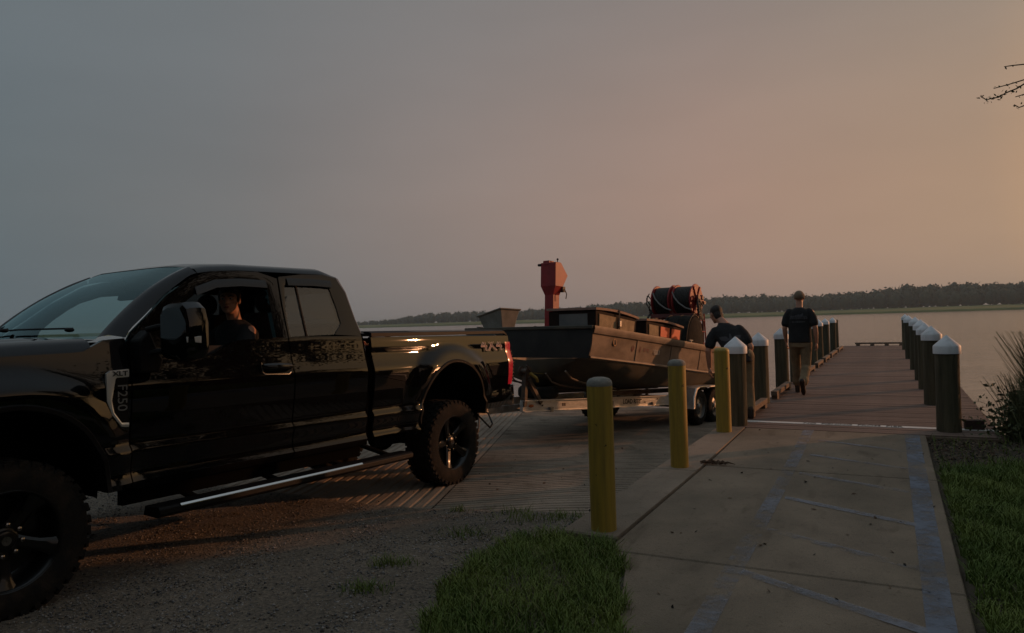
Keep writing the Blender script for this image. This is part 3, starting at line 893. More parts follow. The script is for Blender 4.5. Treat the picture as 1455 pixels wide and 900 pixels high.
    mb = MB(); mb.loft(rings); hd = mb.build('mirror_housing', M_smoke, mir, smooth=25)
    mb = MB(); mb.add([(3.223 - .10 * (p[0] - 1.12) - .002, sgn * (c[0] + (p[0] - c[0]) * .86), c[1] + (p[1] - c[1]) * .86) for p in hp], [tuple(range(len(hp)))]); mb.build('mirror_glass', M_chrome, hd, smooth=0, fix=False)
    mb = MB(); mb.loft([[(3.345 - .1 * (y - 1.12) - (.06 if y > 1.395 else 0) + d, sgn * y, z) for d, z in ((0, 1.545), (.022, 1.55), (.024, 1.585), (0, 1.59))] for y in (1.24, 1.30, 1.36, 1.39, 1.412)])
    mb.build('turn_signal', M_vent, hd)
    # chrome fender vent
    vf = lambda p, d: (p[0] + .012, sgn * (1.009 + d), p[1])
    vo = [(3.495, 1.385), (3.61, 1.378), (3.636, 1.36), (3.632, 1.19), (3.60, 1.10), (3.54, 1.02), (3.495, 1.015)]
    vi = [(3.495, 1.335), (3.572, 1.333), (3.58, 1.325), (3.602, 1.19), (3.588, 1.115), (3.54, 1.045), (3.495, 1.042)]
    mb = MB(); mb.loft([[vf(p, -.008) for p in vo], [vf(p, .012) for p in vo], [vf((a[0] * .4 + b[0] * .6, a[1] * .4 + b[1] * .6), .016) for a, b in zip(vo, vi)], [vf(p, .012) for p in vi], [vf(p, .002) for p in vi]], cap=False, closed=False)
    ve = mb.build('fender_vent', M_vent, fen, smooth=30)
    mb = MB(); mb.add([vf(p, .004) for p in vi], [tuple(range(len(vi)))])
    for z in np.linspace(1.10, 1.31, 10): mb.box((3.54, sgn * 1.012, z), (.07, .008, .006))
    mb.build('vent_grille', M_trim, ve, smooth=0)
    rotm = Matrix(((-sgn, 0, 0, 0), (0, 0, sgn, 0), (0, 1, 0, 0), (0, 0, 0, 1)))   # text x -> -x (reads rearward), y -> z, normal -> side
    text_mesh('vent_lettering', 'XLT', .042, .0008, M_black_ink, ve, Matrix.Translation((3.565, sgn * 1.0275, 1.358)) @ rotm, bold=.001, sx=1.25)
    text_mesh('vent_lettering', 'F250', .088, .001, M_lett, ve, Matrix.Translation((3.549, sgn * 1.018, 1.205)) @ rotm @ Matrix.Rotation(R(-90), 4, 'Z'), sx=1.0)
    # bedside decal
    M_dec = mat('decal_outline', (.55, .42, .36), .5) if sgn == 1 else M_dec
    M_dec2 = mat('decal_red', (.22, .03, .03), .5) if sgn == 1 else M_dec2
    td = Matrix.Translation((-.755, sgn * (Ybed(-.75, 1.465) + .006), 1.462)) @ rotm @ Matrix.Rotation(R(-18), 4, 'X')
    text_mesh('bed_decal', '4X4', .19, 0, M_dec, bed, td, outline=True, sx=1.36)
    text_mesh('bed_decal', '4X4', .19, .0005, M_dec2, bed, td @ Matrix.Translation((0, 0, -.003)), sx=1.36)

# greenhouse
def roof_fn(a, b):
    x = 2.85 - a * 1.42
    ze = float(np.interp(x, [1.43, 1.6, 2.1, 2.5, 2.74, 2.85], [2.112, 2.139, 2.124, 2.112, 2.088, 2.066]))
    yb = Yside(x, ze) - .002
    t = b * 2 - 1; s_ = abs(t)
    y = math.copysign(1, t) * float(np.interp(s_, [0, .5, .82, .93, 1], [0, .45, .66, yb - .025, yb]))
    rise = float(np.interp(s_, [0, .5, .82, .93, 1], [.085, .076, .056, .033, 0]))
    bow = -.0 if x < 2.7 else -.02 * (x - 2.7) / .15 * (1 - s_)
    xx = x + (.07 * (1 - s_ ** 2) * max(0, (x - 2.5) / .35))
    edge = float(smooth(1.43, 1.6, x))
    return (xx, y, ze + rise * (.55 + .45 * edge) + bow)
mb = MB(); mb.grid(roof_fn, 24, 32); roof = mb.build('roof', M_paint, truck, smooth=60)
WS_B = lambda t: (3.74 - .13 * abs(t) ** 2.2, t * .815, 1.60 - .02 * abs(t))
def WS_T(t):
    s_ = float(np.interp(abs(t) * .665, [0, .45, .66, .73], [0, .5, .82, .93]))
    p = roof_fn(0, (1 + math.copysign(s_, t)) / 2)
    return (p[0] + .006, t * .665, p[2] - .006)
def ws_fn(a, b):
    t = b * 2 - 1; p = Vector(WS_B(t)); q = Vector(WS_T(t)); r_ = p.lerp(q, a)
    r_ += Vector((.05, 0, .09)).normalized() * .05 * math.sin(math.pi * a)
    return tuple(r_)
mb = MB(); mb.grid(ws_fn, 12, 20); wsd = mb.build('windshield', M_ws, truck, smooth=60, fix=False)
mb = MB()
for t0, t1 in ((-1, -.2), (-.1, .75)):
    pts = [Vector(ws_fn(.045 + .02 * abs(q), (t0 + (t1 - t0) * q + 1) / 2)) + Vector((.02, 0, .025)) for q in np.linspace(0, 1, 8)]
    mb.tube(pts, .007, 6)
    mb.ball(pts[-1] + Vector((.02, 0, -.01)), (.03, .025, .015))
mb.build('wiper', M_trim, truck)
mb = MB()
mb.grid(lambda a, b: (lambda p: (p[0] + .15 * a, p[1] * (1 + .02 * a), p[2] - .004 - .03 * a))(WS_B(b * 2 - 1)), 2, 16); mb.build('cowl', M_trim, truck)
for sgn in (1, -1):
    mb = MB(); n_ = 14
    outer = [(3.47, 1.585), (3.43, 1.64), (3.30, 1.745), (3.13, 1.895), (2.915, 2.04), (2.85, 2.062)]
    rings = []
    for i in range(n_):
        f = i / (n_ - 1)
        k_ = f * (len(outer) - 1); i0 = min(int(k_), len(outer) - 2); w_ = k_ - i0
        o_ = (outer[i0][0] * (1 - w_) + outer[i0 + 1][0] * w_, outer[i0][1] * (1 - w_) + outer[i0 + 1][1] * w_)
        g_ = Vector(ws_fn(f, 1.0 if sgn == 1 else 0.0))
        e_ = Vector((o_[0] + .006, sgn * (Yside(*o_) - .004), o_[1] + .004))
        m_ = (g_ + e_) / 2 + Vector((.022, sgn * .012, .022))
        rings.append([g_, g_ * .75 + m_ * .25 + Vector((.006, 0, .006)), m_, e_ * .7 + m_ * .3, e_, e_ - Vector((0, sgn * .04, 0))])
    mb.loft(rings, cap=False, closed=False); mb.build('windshield_pillar', M_paint, truck, smooth=60)
# back of the cab with its window
mb = MB()
def back_fn(a, b):
    z = .6 + a * 1.5; y = (b * 2 - 1)
    hw = float(np.interp(z, [.6, 1.0, 1.4, 1.58, 1.74, 1.97, 2.10], [.93, .955, .945, .90, .825, .745, .70]))
    x = float(np.interp(z, [.6, 1.4, 1.58, 1.74, 1.97, 2.10], [1.25, 1.255, 1.262, 1.285, 1.315, 1.36]))
    return (x - .02 * (1 - y * y), y * hw, z)
bk = MB(); V_ = []; 
na, nb_ = 30, 24
V_ = [back_fn(i / na, j / nb_) for i in range(na + 1) for j in range(nb_ + 1)]
F_ = []; G_ = []
for i in range(na):
    for j in range(nb_):
        f_ = (i * (nb_ + 1) + j, (i + 1) * (nb_ + 1) + j, (i + 1) * (nb_ + 1) + j + 1, i * (nb_ + 1) + j + 1)
        zc = .6 + (i + .5) / na * 1.5
        (G_ if 1.62 < zc < 2.0 and 3 <= j < nb_ - 3 else F_).append(f_)
bk.add(V_, F_); bk.build('cab_back', M_paint, truck, smooth=60)
bk = MB(); bk.add(V_, G_); bk.build('rear_window', M_tint, truck, smooth=60, fix=False)
mb = MB(); mb.grid(lambda a, b: (1.43 - a * .075, (b * 2 - 1) * (.735 - .03 * a), 2.16 - .055 * a - .05 * (b * 2 - 1) ** 2), 3, 16); mb.build('roof_edge', M_paint, truck, smooth=60)

# hood and front end
def hood_fn(a, b):
    x = 3.70 + a * 1.22; t = b * 2 - 1; s_ = abs(t)
    zc = 1.600 - .055 * a - .06 * a ** 3
    z = zc + float(np.interp(s_, [0, .35, .46, .6, .86, .95, 1], [.0, .0, -.025, -.022, -.012, -.045, -.10]))
    y = math.copysign(float(np.interp(s_, [0, .86, .95, 1], [0, .84, .915, .945])), t)
    return (x + .10 * (1 - s_ ** 2) * a, y, z)
mb = MB(); mb.grid(hood_fn, 18, 40); mb.build('hood', M_paint, truck, smooth=50)
mb = MB(); mb.box((5.0, 0, 1.16), (.12, 1.30, .52)); gr = mb.build('grille', M_trim, truck, bevel=.03)
mb = MB()
for z in (.98, 1.10, 1.22, 1.34): mb.box((5.075, 0, z), (.05, 1.26, .045))
mb.build('grille_bar', M_chrome, gr, bevel=.008)
for sgn in (1, -1):
    mb = MB(); mb.loft([[(5.05, sgn * .66, z0) for z0 in (.93, 1.2, 1.42)] + [(5.0, sgn * .66, 1.42)], [(5.02, sgn * .86, z0) for z0 in (.95, 1.2, 1.42)] + [(4.95, sgn * .86, 1.42)], [(4.93, sgn * .985, z0) for z0 in (.97, 1.2, 1.40)] + [(4.88, sgn * .985, 1.40)]])
    mb.build('headlight', M_chrome, truck)
mb = MB(); mb.loft([[(4.86, -1.0, z) for z in (.58, .72, .86)], [(5.08, -.85, z) for z in (.56, .72, .88)], [(5.16, 0, z) for z in (.55, .72, .90)], [(5.08, .85, z) for z in (.56, .72, .88)], [(4.86, 1.0, z) for z in (.58, .72, .86)]], cap=False, closed=False)
mb.build('bumper', M_chrome, truck, smooth=50)

# rear: tailgate, bumper, hitch, tonneau
mb = MB(); mb.box((-1.15, 0, 1.27), (.06, 1.56, .64)); tg = mb.build('tailgate', M_paint, truck, bevel=.02)
mb = MB(); mb.box((-1.185, 0, 1.40), (.02, .26, .06)); mb.build('tailgate_handle', M_trim, tg)
mb = MB()
oo = [(-.60, .965), (-.95, .975), (-1.22, .965), (-1.34, .90), (-1.40, .60), (-1.41, 0)]
oo = oo + [(x, -y) for x, y in oo[-2::-1]]
mb.loft([[(x, y, .965), (x - .004, y * 1.006, .95), (x - .01, y * 1.008, .86), (x, y, .80 if abs(y) > .95 else .72), (x + .12, y * .9, .72)] for x, y in oo], cap=False, closed=False)
bmp = mb.build('bumper', M_paint, truck, smooth=40)
mb = MB(); mb.grid(lambda a, b: (-1.15 - .20 * a - .03 * (1 - (2 * b - 1) ** 2), (2 * b - 1) * .93, .968), 3, 12); mb.build('step_pad', M_trim, bmp)
for sgn in (1, -1):
    mb = MB(); mb.loft([[(-1.23, sgn * .972, z) for z in (.86, .972)], [(-1.345, sgn * .905, z) for z in (.86, .972)], [(-1.405, sgn * .62, z) for z in (.86, .972)], [(-1.36, sgn * .60, z) for z in (.87, .976)], [(-1.25, sgn * .90, z) for z in (.87, .976)]], cap=False)
    mb.build('bumper_corner', M_chrome, bmp, smooth=30)
mb = MB(); mb.box((-1.3, 0, .60), (.5, .09, .09)); mb.box((-1.52, 0, .56), (.14, .08, .03)); mb.lathe([(.02, 0), (.02, .03), (.03, .045), (.03, .06), (.018, .08), (.002, .085)], (-1.55, 0, .575), seg=14); mb.build('hitch', M_dchrome, truck)
mb = MB(); mb.grid(lambda a, b: (1.21 - a * 2.3, (b * 2 - 1) * .93, 1.625 + .022 * a + .012 * (1 - (b * 2 - 1) ** 2)), 4, 8); mb.build('tonneau_cover', M_trim, truck)

# underside
mb = MB()
for sgn in (1, -1): mb.box((1.9, sgn * .42, .62), (6.2, .09, .18))
for xa in (0, 4.17):
    mb.tube([(xa, -.75, .445), (xa, .75, .445)], .055, 10); mb.ball((xa, -.05, .445), .16)
mb.box((2.4, 0, .62), (2.0, 1.5, .1)); mb.tube([(-.9, -.35, .55), (1.2, -.35, .55), (2.5, -.3, .55)], .05, 8)
mb.box((4.0, 0, .85), (1.0, .9, .5)); mb.box((.1, 0, 1.0), (2.3, 1.0, .05))
mb.build('chassis', M_under, truck)

# wheels
TYRE = [(.275, -.150), (.305, -.158), (.36, -.162), (.405, -.158), (.425, -.148), (.436, -.125), (.440, 0), (.436, .125), (.425, .148), (.405, .158), (.36, .162), (.305, .158), (.275, .150)]
def make_wheel():
    w = MB(); 
    # barrel and lip
    w.lathe([(.262, -.14), (.255, -.06), (.235, .0), (.24, .07), (.262, .125), (.278, .150), (.283, .154), (.288, .150), (.280, .14)], axis='y', seg=48)
    w.lathe([(.235, -.02), (.0, -.03)], axis='y', seg=32)
    wh = w.build('wheel', M_rim, None, smooth=40)
    t_ = MB(); t_.lathe(TYRE, axis='y', seg=56); t_.build('tyre', M_rubber, wh, smooth=40)
    tr = MB(); n_ = 38
    for k_ in range(n_):
        for row, (yy, ly) in enumerate(((-.118, .055), (-.045, .05), (.045, .05), (.118, .055))):
            a = 2 * math.pi * (k_ + .5 * (row % 2)) / n_
            M_ = Matrix.Rotation(-a, 3, 'Y') @ Matrix.Rotation(.25 * (-1) ** row, 3, 'X')
            tr.box((.441 * math.cos(a), yy, .441 * math.sin(a)), (.016, ly, .048), M_)
        for sg in (1, -1):
            a = 2 * math.pi * (k_ + .25 * sg) / n_
            tr.box((.421 * math.cos(a), sg * .151, .421 * math.sin(a)), (.034, .018, .042 if k_ % 2 else .030), Matrix.Rotation(-a, 3, 'Y'))
    tr.build('tread', M_rubber, wh, smooth=0)
    for k_ in range(5):
        a = 2 * math.pi * k_ / 5 + .35
        ca, sa = math.cos(a), math.sin(a)
        sp = MB(); rings = []
        for r_, hw, y0 in ((.055, .042, .088), (.11, .036, .10), (.18, .034, .112), (.235, .046, .128), (.268, .060, .138)):
            def q(tn, y): return (r_ * ca - tn * sa, y, r_ * sa + tn * ca)
            rings.append([q(-hw, y0 - .05), q(-hw, y0 - .012), q(-hw * .55, y0), q(hw * .55, y0), q(hw, y0 - .012), q(hw, y0 - .05)])
        sp.loft(rings); sp.build('spoke', M_rim, wh, smooth=30)
    hb = MB(); hb.lathe([(.07, .05), (.072, .095), (.06, .10), (.052, .112), (.035, .118), (.002, .12)], axis='y', seg=24)
    hub = hb.build('hub_cap', M_rim, wh, smooth=30)
    for k_ in range(8):
        a = 2 * math.pi * k_ / 8
        hb = MB(); hb.lathe([(.013, .085), (.013, .108), (.004, .112)], (.088 * math.cos(a), 0, .088 * math.sin(a)), axis='y', seg=8)
        hb.build('lug_nut', M_dchrome, wh, smooth=30)
    hb = MB(); hb.lathe([(.026, .117), (.026, .121), (.002, .122)], axis='y', seg=16); hb.build('hub_emblem', M_dchrome, hub)
    return wh
wh = make_wheel(); wh.parent = truck; wh.location = (0, .845, .445); wh.rotation_euler = (0, .4, 0)
for x, sgn in ((4.17, 1), (0, -1), (4.17, -1)):
    c = copy_tree(wh, truck); c.location = (x, sgn * .845, .445); c.rotation_euler = (0, random.random(), 0 if sgn > 0 else math.pi)

# cabin
mb = MB(); mb.box((2.4, 0, .72), (2.2, 1.7, .06)); 
for sgn in (1, -1):
    mb.box((2.40, sgn * .885, 1.10), (2.1, .05, .85))
mb.build('cabin_floor', M_inside, truck)
mb = MB(); mb.loft([[(3.62, y, 1.56), (3.30, y, 1.54), (3.16, y, 1.46), (3.12, y, 1.25), (3.35, y, .9), (3.6, y, .9)] for y in (-.84, 0, .84)]); mb.build('dashboard', M_inside, truck)
mb = MB(); mb.grid(lambda a, b: (2.80 - a * 1.35, (b * 2 - 1) * .70, 2.09 - .02 * a), 2, 2); mb.build('headliner', M_inside, truck)
mb = MB()
c_, u_, v_ = Vector((2.95, .42, 1.42)), Vector((0, 1, 0)), Vector((-.42, 0, .9)).normalized()
mb.tube([c_ + u_ * .19 * math.cos(a) + v_ * .19 * math.sin(a) for a in np.linspace(0, 2 * math.pi, 25)], .015, 8, cap=False)
mb.bar(c_ - u_ * .18, c_ + u_ * .18, .05, .03); mb.tube([c_, c_ + Vector((.3, 0, -.14))], .03, 8); mb.build('steering_wheel', M_trim, truck)
for y in (.42, -.42):
    mb = MB()
    mb.loft([[(2.12, y - .26, z), (2.62, y - .27, z), (2.66, y, z), (2.62, y + .27, z), (2.12, y + .26, z)] for z in (1.0, 1.14, 1.20)])
    mb.loft([[(2.16 - .20 * f + dx, y + s_ * (.27 - .05 * f), 1.12 + .68 * f) for dx, s_ in ((.05, -1), (.10, -.6), (.09, .6), (.05, 1), (-.06, 1), (-.06, -1))] for f in (0, .2, .5, .8, 1)])
    st = mb.build('seat', M_inside, truck, smooth=50)
    mb = MB(); mb.ball((1.955, y, 1.895), (.055, .14, .105), 14, 10); mb.tube([(1.96, y - .05, 1.75), (1.96, y - .05, 1.86)], .01); mb.tube([(1.96, y + .05, 1.75), (1.96, y + .05, 1.86)], .01); mb.build('headrest', M_inside, st)
mb = MB(); mb.box((1.5, 0, 1.35), (.16, 1.4, .7), (0, -.12, 0)); mb.build('rear_seat', M_inside, truck, bevel=.05)
mb = MB(); mb.box((2.93, 0, 1.93), (.03, .26, .075), (0, -.3, 0)); mb.tube([(2.95, 0, 1.96), (3.0, 0, 2.06)], .012); mb.build('rear_view_mirror', M_trim, truck, bevel=.01)

# ------------------------------------------------------------------ boat trailer
TA = Vector((.616, .788, 0)).normalized()     # along the trailer, aft
TR_TILT = .07
TRZ = math.atan2(TA.y, TA.x)
TPOS = (-.86, 9.28, -.335)
M_alu = mat('brushed_aluminium', (.80, .77, .73), .32, .65, col2=(.62, .59, .55), scale=6, stretch=(1, 4, 4), bump=.05)
M_galv = mat('dull_aluminium', (.34, .33, .31), .5, .8, col2=(.22, .2, .18), scale=9)
M_steel = mat('rusty_black_steel', (.05, .04, .035), .6, col2=(.12, .07, .04), scale=12)
trailer = empty('boat_trailer', TPOS, (0, math.atan(TR_TILT), TRZ), 'tandem-axle aluminium trailer carrying the work boat behind the truck', 'boat trailer')
# local: x aft, y far side (+), near side (-), z up
for sgn in (-1, 1):
    mb = MB()
    P0, P1, P2 = Vector((1.15, sgn * .30, .665)), Vector((4.7, sgn * .86, .655)), Vector((6.9, sgn * .90, .65))
    hh, ww = .085, .045
    rings = []
    for p in (P0, P1, P2):
        rings.append([p + Vector((0, sgn * a, b)) for a, b in ((ww, hh), (ww, hh - .014), (.006, hh - .018), (.006, -hh + .018), (ww, -hh + .014), (ww, -hh), (-ww, -hh), (-ww, hh))])
    mb.loft(rings)
    beam = mb.build('frame_beam', M_alu, trailer, smooth=0)
    dv = (P1 - P0).normalized()
    nrm = Vector((dv.y, -dv.x, 0)) * (1 if sgn < 0 else -1)
    def on_beam(f, dz=0, out=.012): return P0.lerp(P1, f) + nrm * (out) + Vector((0, 0, dz))
    mb = MB()
    c = on_beam(.045)
    axm = Matrix((dv, -nrm, Vector((0, 0, 1)))).transposed()
    mb.ball(c, (.055, .012, .022), 16, 8, axm); mb.build('side_reflector', mat('amber_lens', (.45, .10, .02), .3) if sgn < 0 else M_red_lens, beam)
    for f in (.11, .46, .50, .77, .80, .9):
        b_ = MB(); b_.ball(on_beam(f, random.uniform(-.02, .03)), .012, 8, 6); b_.build('bolt', M_steel, beam)
    mb = MB(); mb.bar(on_beam(.53, -.01, .010), on_beam(.565, -.01, .010), .006, .075, up=(0, 0, 1)); mb.build('bracket_plate', M_galv, beam)
    if sgn < 0:
        lm = Matrix((dv, Vector((0, 0, 1)), nrm)).transposed().to_4x4()
        text_mesh('beam_lettering', 'LOAD RITE', .105, .0008, M_black_ink, beam, Matrix.Translation(on_beam(.70, 0, .0085)) @ lm, bold=.003, sx=.9)
        for f in (.228, .240): MB().bar(on_beam(f, .003, .0085), on_beam(f + .008, .003, .0085), .002, .045).build('beam_plate', M_steel, beam, smooth=0)
mb = MB(); mb.bar((.05, 0, .60), (2.2, 0, .63), .09, .10); tongue = mb.build('tongue', M_galv, trailer)
mb = MB(); mb.bar((-.12, 0, .63), (.25, 0, .62), .10, .09); mb.ball((-.08, 0, .62), .07); mb.build('coupler', M_steel, trailer)
for x in (1.7, 3.0, 4.2, 5.4, 6.6):
    w = .35 + (x - 1.15) * .155
    MB().bar((x, -min(w, .88), .60), (x, min(w, .88), .60), .07, .07).build('cross_member', M_galv, trailer)
for y in (-.55, .55):
    b = MB(); b.bar((2.6, y, .80), (7.0, y, .80), .12, .07); bk_ = b.build('bunk', M_timber, trailer)
    for x in (3.0, 4.2, 5.4, 6.6): MB().bar((x, y, .60), (x, y, .78), .04, .06, up=(1, 0, 0)).build('bunk_bracket', M_galv, bk_)
# winch stand
mb = MB(); mb.bar((1.18, -.30, .66), (1.18, -.32, 1.14), .07, .06, up=(1, 0, 0)); mb.bar((1.5, -.36, .70), (1.2, -.36, 1.05), .06, .06); ws_ = mb.build('winch_stand', M_steel, trailer)
mb = MB(); mb.lathe([(.075, -.07), (.075, -.06), (.04, -.055), (.04, .055), (.075, .06), (.075, .07)], (1.16, -.33, 1.16), axis='y', seg=18, cap=True); mb.bar((1.16, -.43, 1.16), (1.04, -.44, 1.25), .02, .02); mb.build('winch', M_steel, ws_)
mb = MB(); mb.bar((1.2, -.33, 1.15), (1.66, -.28, 1.12), .05, .006); mb.tube([(1.14, -.43, 1.14), (1.22, -.49, 1.07), (1.30, -.45, 1.02)], .022); mb.build('winch_strap', mat('yellow_strap', (.32, .22, .04), .7), ws_)
# spare wheel lying on the tongue
sp = MB(); sp.lathe([(.16, -.085), (.27, -.09), (.305, -.05), (.31, .0), (.305, .05), (.27, .09), (.16, .085)], (1.78, -.12, .845), seg=28); spw = sp.build('spare_tyre', M_rubber, trailer)
sp = MB(); sp.lathe([(.165, -.07), (.12, -.02), (.02, .0), (.12, .02), (.165, .07)], (1.78, -.12, .845), seg=20); sp.build('rim', M_galv, spw)
# loop of wire and safety chains at the coupler
for y, sg in ((-.10, -1), (.10, 1)):
    pts = [Vector((-.32 + .75 * t, y + sg * .22 * math.sin(math.pi * t), .55 - .26 * math.sin(math.pi * t) ** .8 + .04 * t)) for t in np.linspace(0, 1, 14)]
    mb = MB(); mb.tube(pts, .012, 6); mb.build('safety_chain', M_steel, trailer)
mb = MB(); mb.tube([(-.42, -.62, .78), (-.25, -.72, .60), (-.05, -.70, .47), (.12, -.60, .50), (.20, -.46, .62), (.25, -.3, .66), (.5, -.1, .66)], .011, 6); mb.build('light_cable', M_trim, trailer)
# tandem wheels and fenders
WZ = .52
def trailer_wheel(x, sgn):
    w = MB(); w.lathe([(.20, -.10), (.26, -.105), (.305, -.085), (.32, -.05), (.322, 0), (.32, .05), (.305, .085), (.26, .105), (.20, .10)], axis='y', seg=36)
    o = w.build('wheel', M_rubber, trailer); o.location = (x, sgn * 1.10, WZ)
    w = MB(); w.lathe([(.20, sgn * .095), (.195, sgn * .06), (.15, sgn * .04), (.10, sgn * .055), (.06, sgn * .075), (.05, sgn * .095), (.002, sgn * .10)], axis='y', seg=28)
    for k_ in range(5):
        a = 2 * math.pi * k_ / 5; w.box((.085 * math.cos(a), sgn * .065, .085 * math.sin(a)), (.02, .03, .02))
    w.build('rim', M_galv, o, smooth=40)
    g_ = MB()
    for k_ in range(40):
        a = 2 * math.pi * k_ / 40; g_.box((.322 * math.cos(a), (.045 if k_ % 2 else -.045), .322 * math.sin(a)), (.008, .07, .03), Matrix.Rotation(-a, 3, 'Y'))
    g_.build('tread', M_rubber, o, smooth=0)
for sgn in (-1, 1):
    trailer_wheel(5.30, sgn); trailer_wheel(6.0, sgn)
    mb = MB()
    pth = [(4.90, WZ - .02), (4.92, WZ + .20), (5.02, WZ + .345), (5.18, WZ + .385), (6.12, WZ + .385), (6.28, WZ + .345), (6.38, WZ + .20), (6.40, WZ - .02)]
    rings = []
    for (x, z) in pth:
        cx = 5.65; q = lambda f, y: (cx + (x - cx) * f, sgn * y, WZ + (z - WZ) * f)
        rings.append([q(1, .96), q(1.0, 1.225), q(.985, 1.24), q(.93, 1.242), q(.93, 1.23), q(.975, 1.22), q(.975, .96)])
    mb.loft(rings); mb.build('mudguard', M_alu, trailer, smooth=30)
    MB().bar((5.65, sgn * .86, .56), (5.65, sgn * 1.0, .56), .9, .05).build('axle_bracket', M_galv, trailer)
for x in (5.3, 6.0): MB().tube([(x, -1.05, WZ), (x, 1.05, WZ)], .03, 8).build('axle', M_steel, trailer)

# ------------------------------------------------------------------ work boat (same local frame as the trailer)
M_hull = mat('oxidised_aluminium_hull', (.15, .108, .080), .6, .15, col2=(.30, .225, .17), scale=2.2, stretch=(1, 1, 1.6), bump=.15, bscale=9, detail=8)
M_hull2 = mat('dark_hull', (.060, .055, .045), .7, .1, col2=(.12, .10, .07), scale=2.5, detail=8)  # darker hull tone for the bottom, decks and bow cap
boat = empty('work_boat', TPOS, (0, math.atan(TR_TILT), TRZ), 'square-bowed aluminium work boat with gear aboard, sitting on the trailer', 'boat')
gun = lambda x: float(np.interp(x, [1.6, 3, 5.6, 7.6], [1.80, 1.735, 1.615, 1.57]))
strk = lambda x: float(np.interp(x, [1.6, 3, 5.6, 7.6], [1.36, 1.285, 1.135, 1.08]))
botm = lambda x: float(np.interp(x, [1.6, 1.64, 1.72, 1.9, 2.2, 2.7, 3.4, 4.4, 7.6], [1.36, 1.14, 1.02, .955, .92, .895, .88, .865, .85]))
chin = lambda x: float(np.interp(x, [1.6, 2.0, 2.5, 3.1, 3.7, 4.4, 7.6], [1.36, 1.26, 1.13, 1.02, .95, .91, .89]))
hw = lambda x: float(np.interp(x, [1.6, 3, 5, 7.6], [1.19, 1.22, 1.22, 1.18]))
xs = [1.6, 1.62, 1.64, 1.68] + list(np.linspace(1.72, 3.6, 17)) + list(np.linspace(3.85, 7.6, 14))
for sgn in (-1, 1):
    mb = MB(); mb.loft([[(x, sgn * (hw(x) - .0), gun(x)), (x, sgn * (hw(x) - .035), (gun(x) + strk(x)) / 2), (x, sgn * (hw(x) - .075), strk(x))] for x in xs], cap=False, closed=False)
    hs = mb.build('hull_side', M_hull, boat, smooth=40)
    mb = MB(); mb.loft([[(x, sgn * (hw(x) - .077), strk(x) + .003), (x, sgn * (hw(x) - .14), (strk(x) * .45 + chin(x) * .55)), (x, sgn * (hw(x) - .24), chin(x)), (x, sgn * .5, chin(x) * .35 + botm(x) * .65 - .01), (x, 0, botm(x) - .04)] for x in xs], cap=False, closed=False)
    mb.build('hull_bottom', M_hull2, boat, smooth=40)
    mb = MB(); rings = [[(x, sgn * (hw(x) - .10), gun(x) + .02), (x, sgn * (hw(x) + .028), gun(x) + .022), (x, sgn * (hw(x) + .032), gun(x) - .02), (x, sgn * (hw(x) + .012), gun(x) - .085), (x, sgn * (hw(x) - .01), gun(x) - .09)] for x in xs]
    mb.loft(rings, cap=False, closed=False); mb.build('gunwale', M_hull, boat, smooth=30)
    mb = MB(); rings = [[(x, sgn * (hw(x) - .075), strk(x) + .045), (x, sgn * (hw(x) - .038), strk(x) + .028), (x, sgn * (hw(x) - .036), strk(x) + .006), (x, sgn * (hw(x) - .085), strk(x) - .02)] for x in xs]
    mb.loft(rings, cap=False, closed=False); mb.build('rub_strake', M_hull, boat, smooth=30)
    mb = MB()
    for x in (2.9, 4.1, 5.3, 6.5): MB().bar((x, sgn * (hw(x) - .012), gun(x) - .09), (x, sgn * (hw(x) - .062), strk(x) + .045), .016, .05, up=(1, 0, 0)).build('hull_rib', M_hull, boat)
# bow board, transom, decks
mb = MB(); mb.loft([[(1.6 - .02 * (1 - t * t), t * hw(1.6), gun(1.6) + .02), (1.605 - .02 * (1 - t * t), t * (hw(1.6) - .02), 1.58), (1.62, t * (hw(1.6) - .075), 1.36)] for t in np.linspace(-1, 1, 13)], cap=False, closed=False)
mb.build('bow_board', mat('shaded_bow_black', (.012, .012, .012), .6, col2=(.03, .028, .026), scale=3), boat, smooth=60)  # shade on the bow, turned from the sun, is put into its colour
mb = MB(); mb.bar((1.585, -1.2, 1.80), (1.585, 1.2, 1.80), .06, .05); mb.build('bow_cap', M_hull2, boat, bevel=.01)
for y in (-.7, -.35, 0, .35, .7):
    mb = MB(); mb.tube([(x, y, botm(x) * (1 - abs(y) * .55) + chin(x) * abs(y) * .55 - .05) for x in (1.64, 1.8, 2.0, 2.3, 2.6, 3.1)], .014, 6); mb.build('keel_strip', M_hull, boat)
mb = MB(); mb.loft([[(7.6, t * hw(7.6), 1.57), (7.58, t * 1.0, .9), (7.58, t * .9, .85)] for t in np.linspace(-1, 1, 5)], cap=False, closed=False); mb.build('transom', M_hull, boat)
mb = MB(); mb.loft([[(x, t * (hw(x) - .05), min(gun(x) - .05, 1.72)) for t in (-1, 0, 1)] for x in (1.62, 2.4, 3.0)], cap=False, closed=False); mb.build('fore_deck', M_hull2, boat, smooth=0)
mb = MB(); mb.loft([[(x, t * (hw(x) - .1), 1.22) for t in (-1, 0, 1)] for x in (3.0, 5, 7.58)], cap=False, closed=False); mb.build('boat_floor', M_hull2, boat, smooth=0)
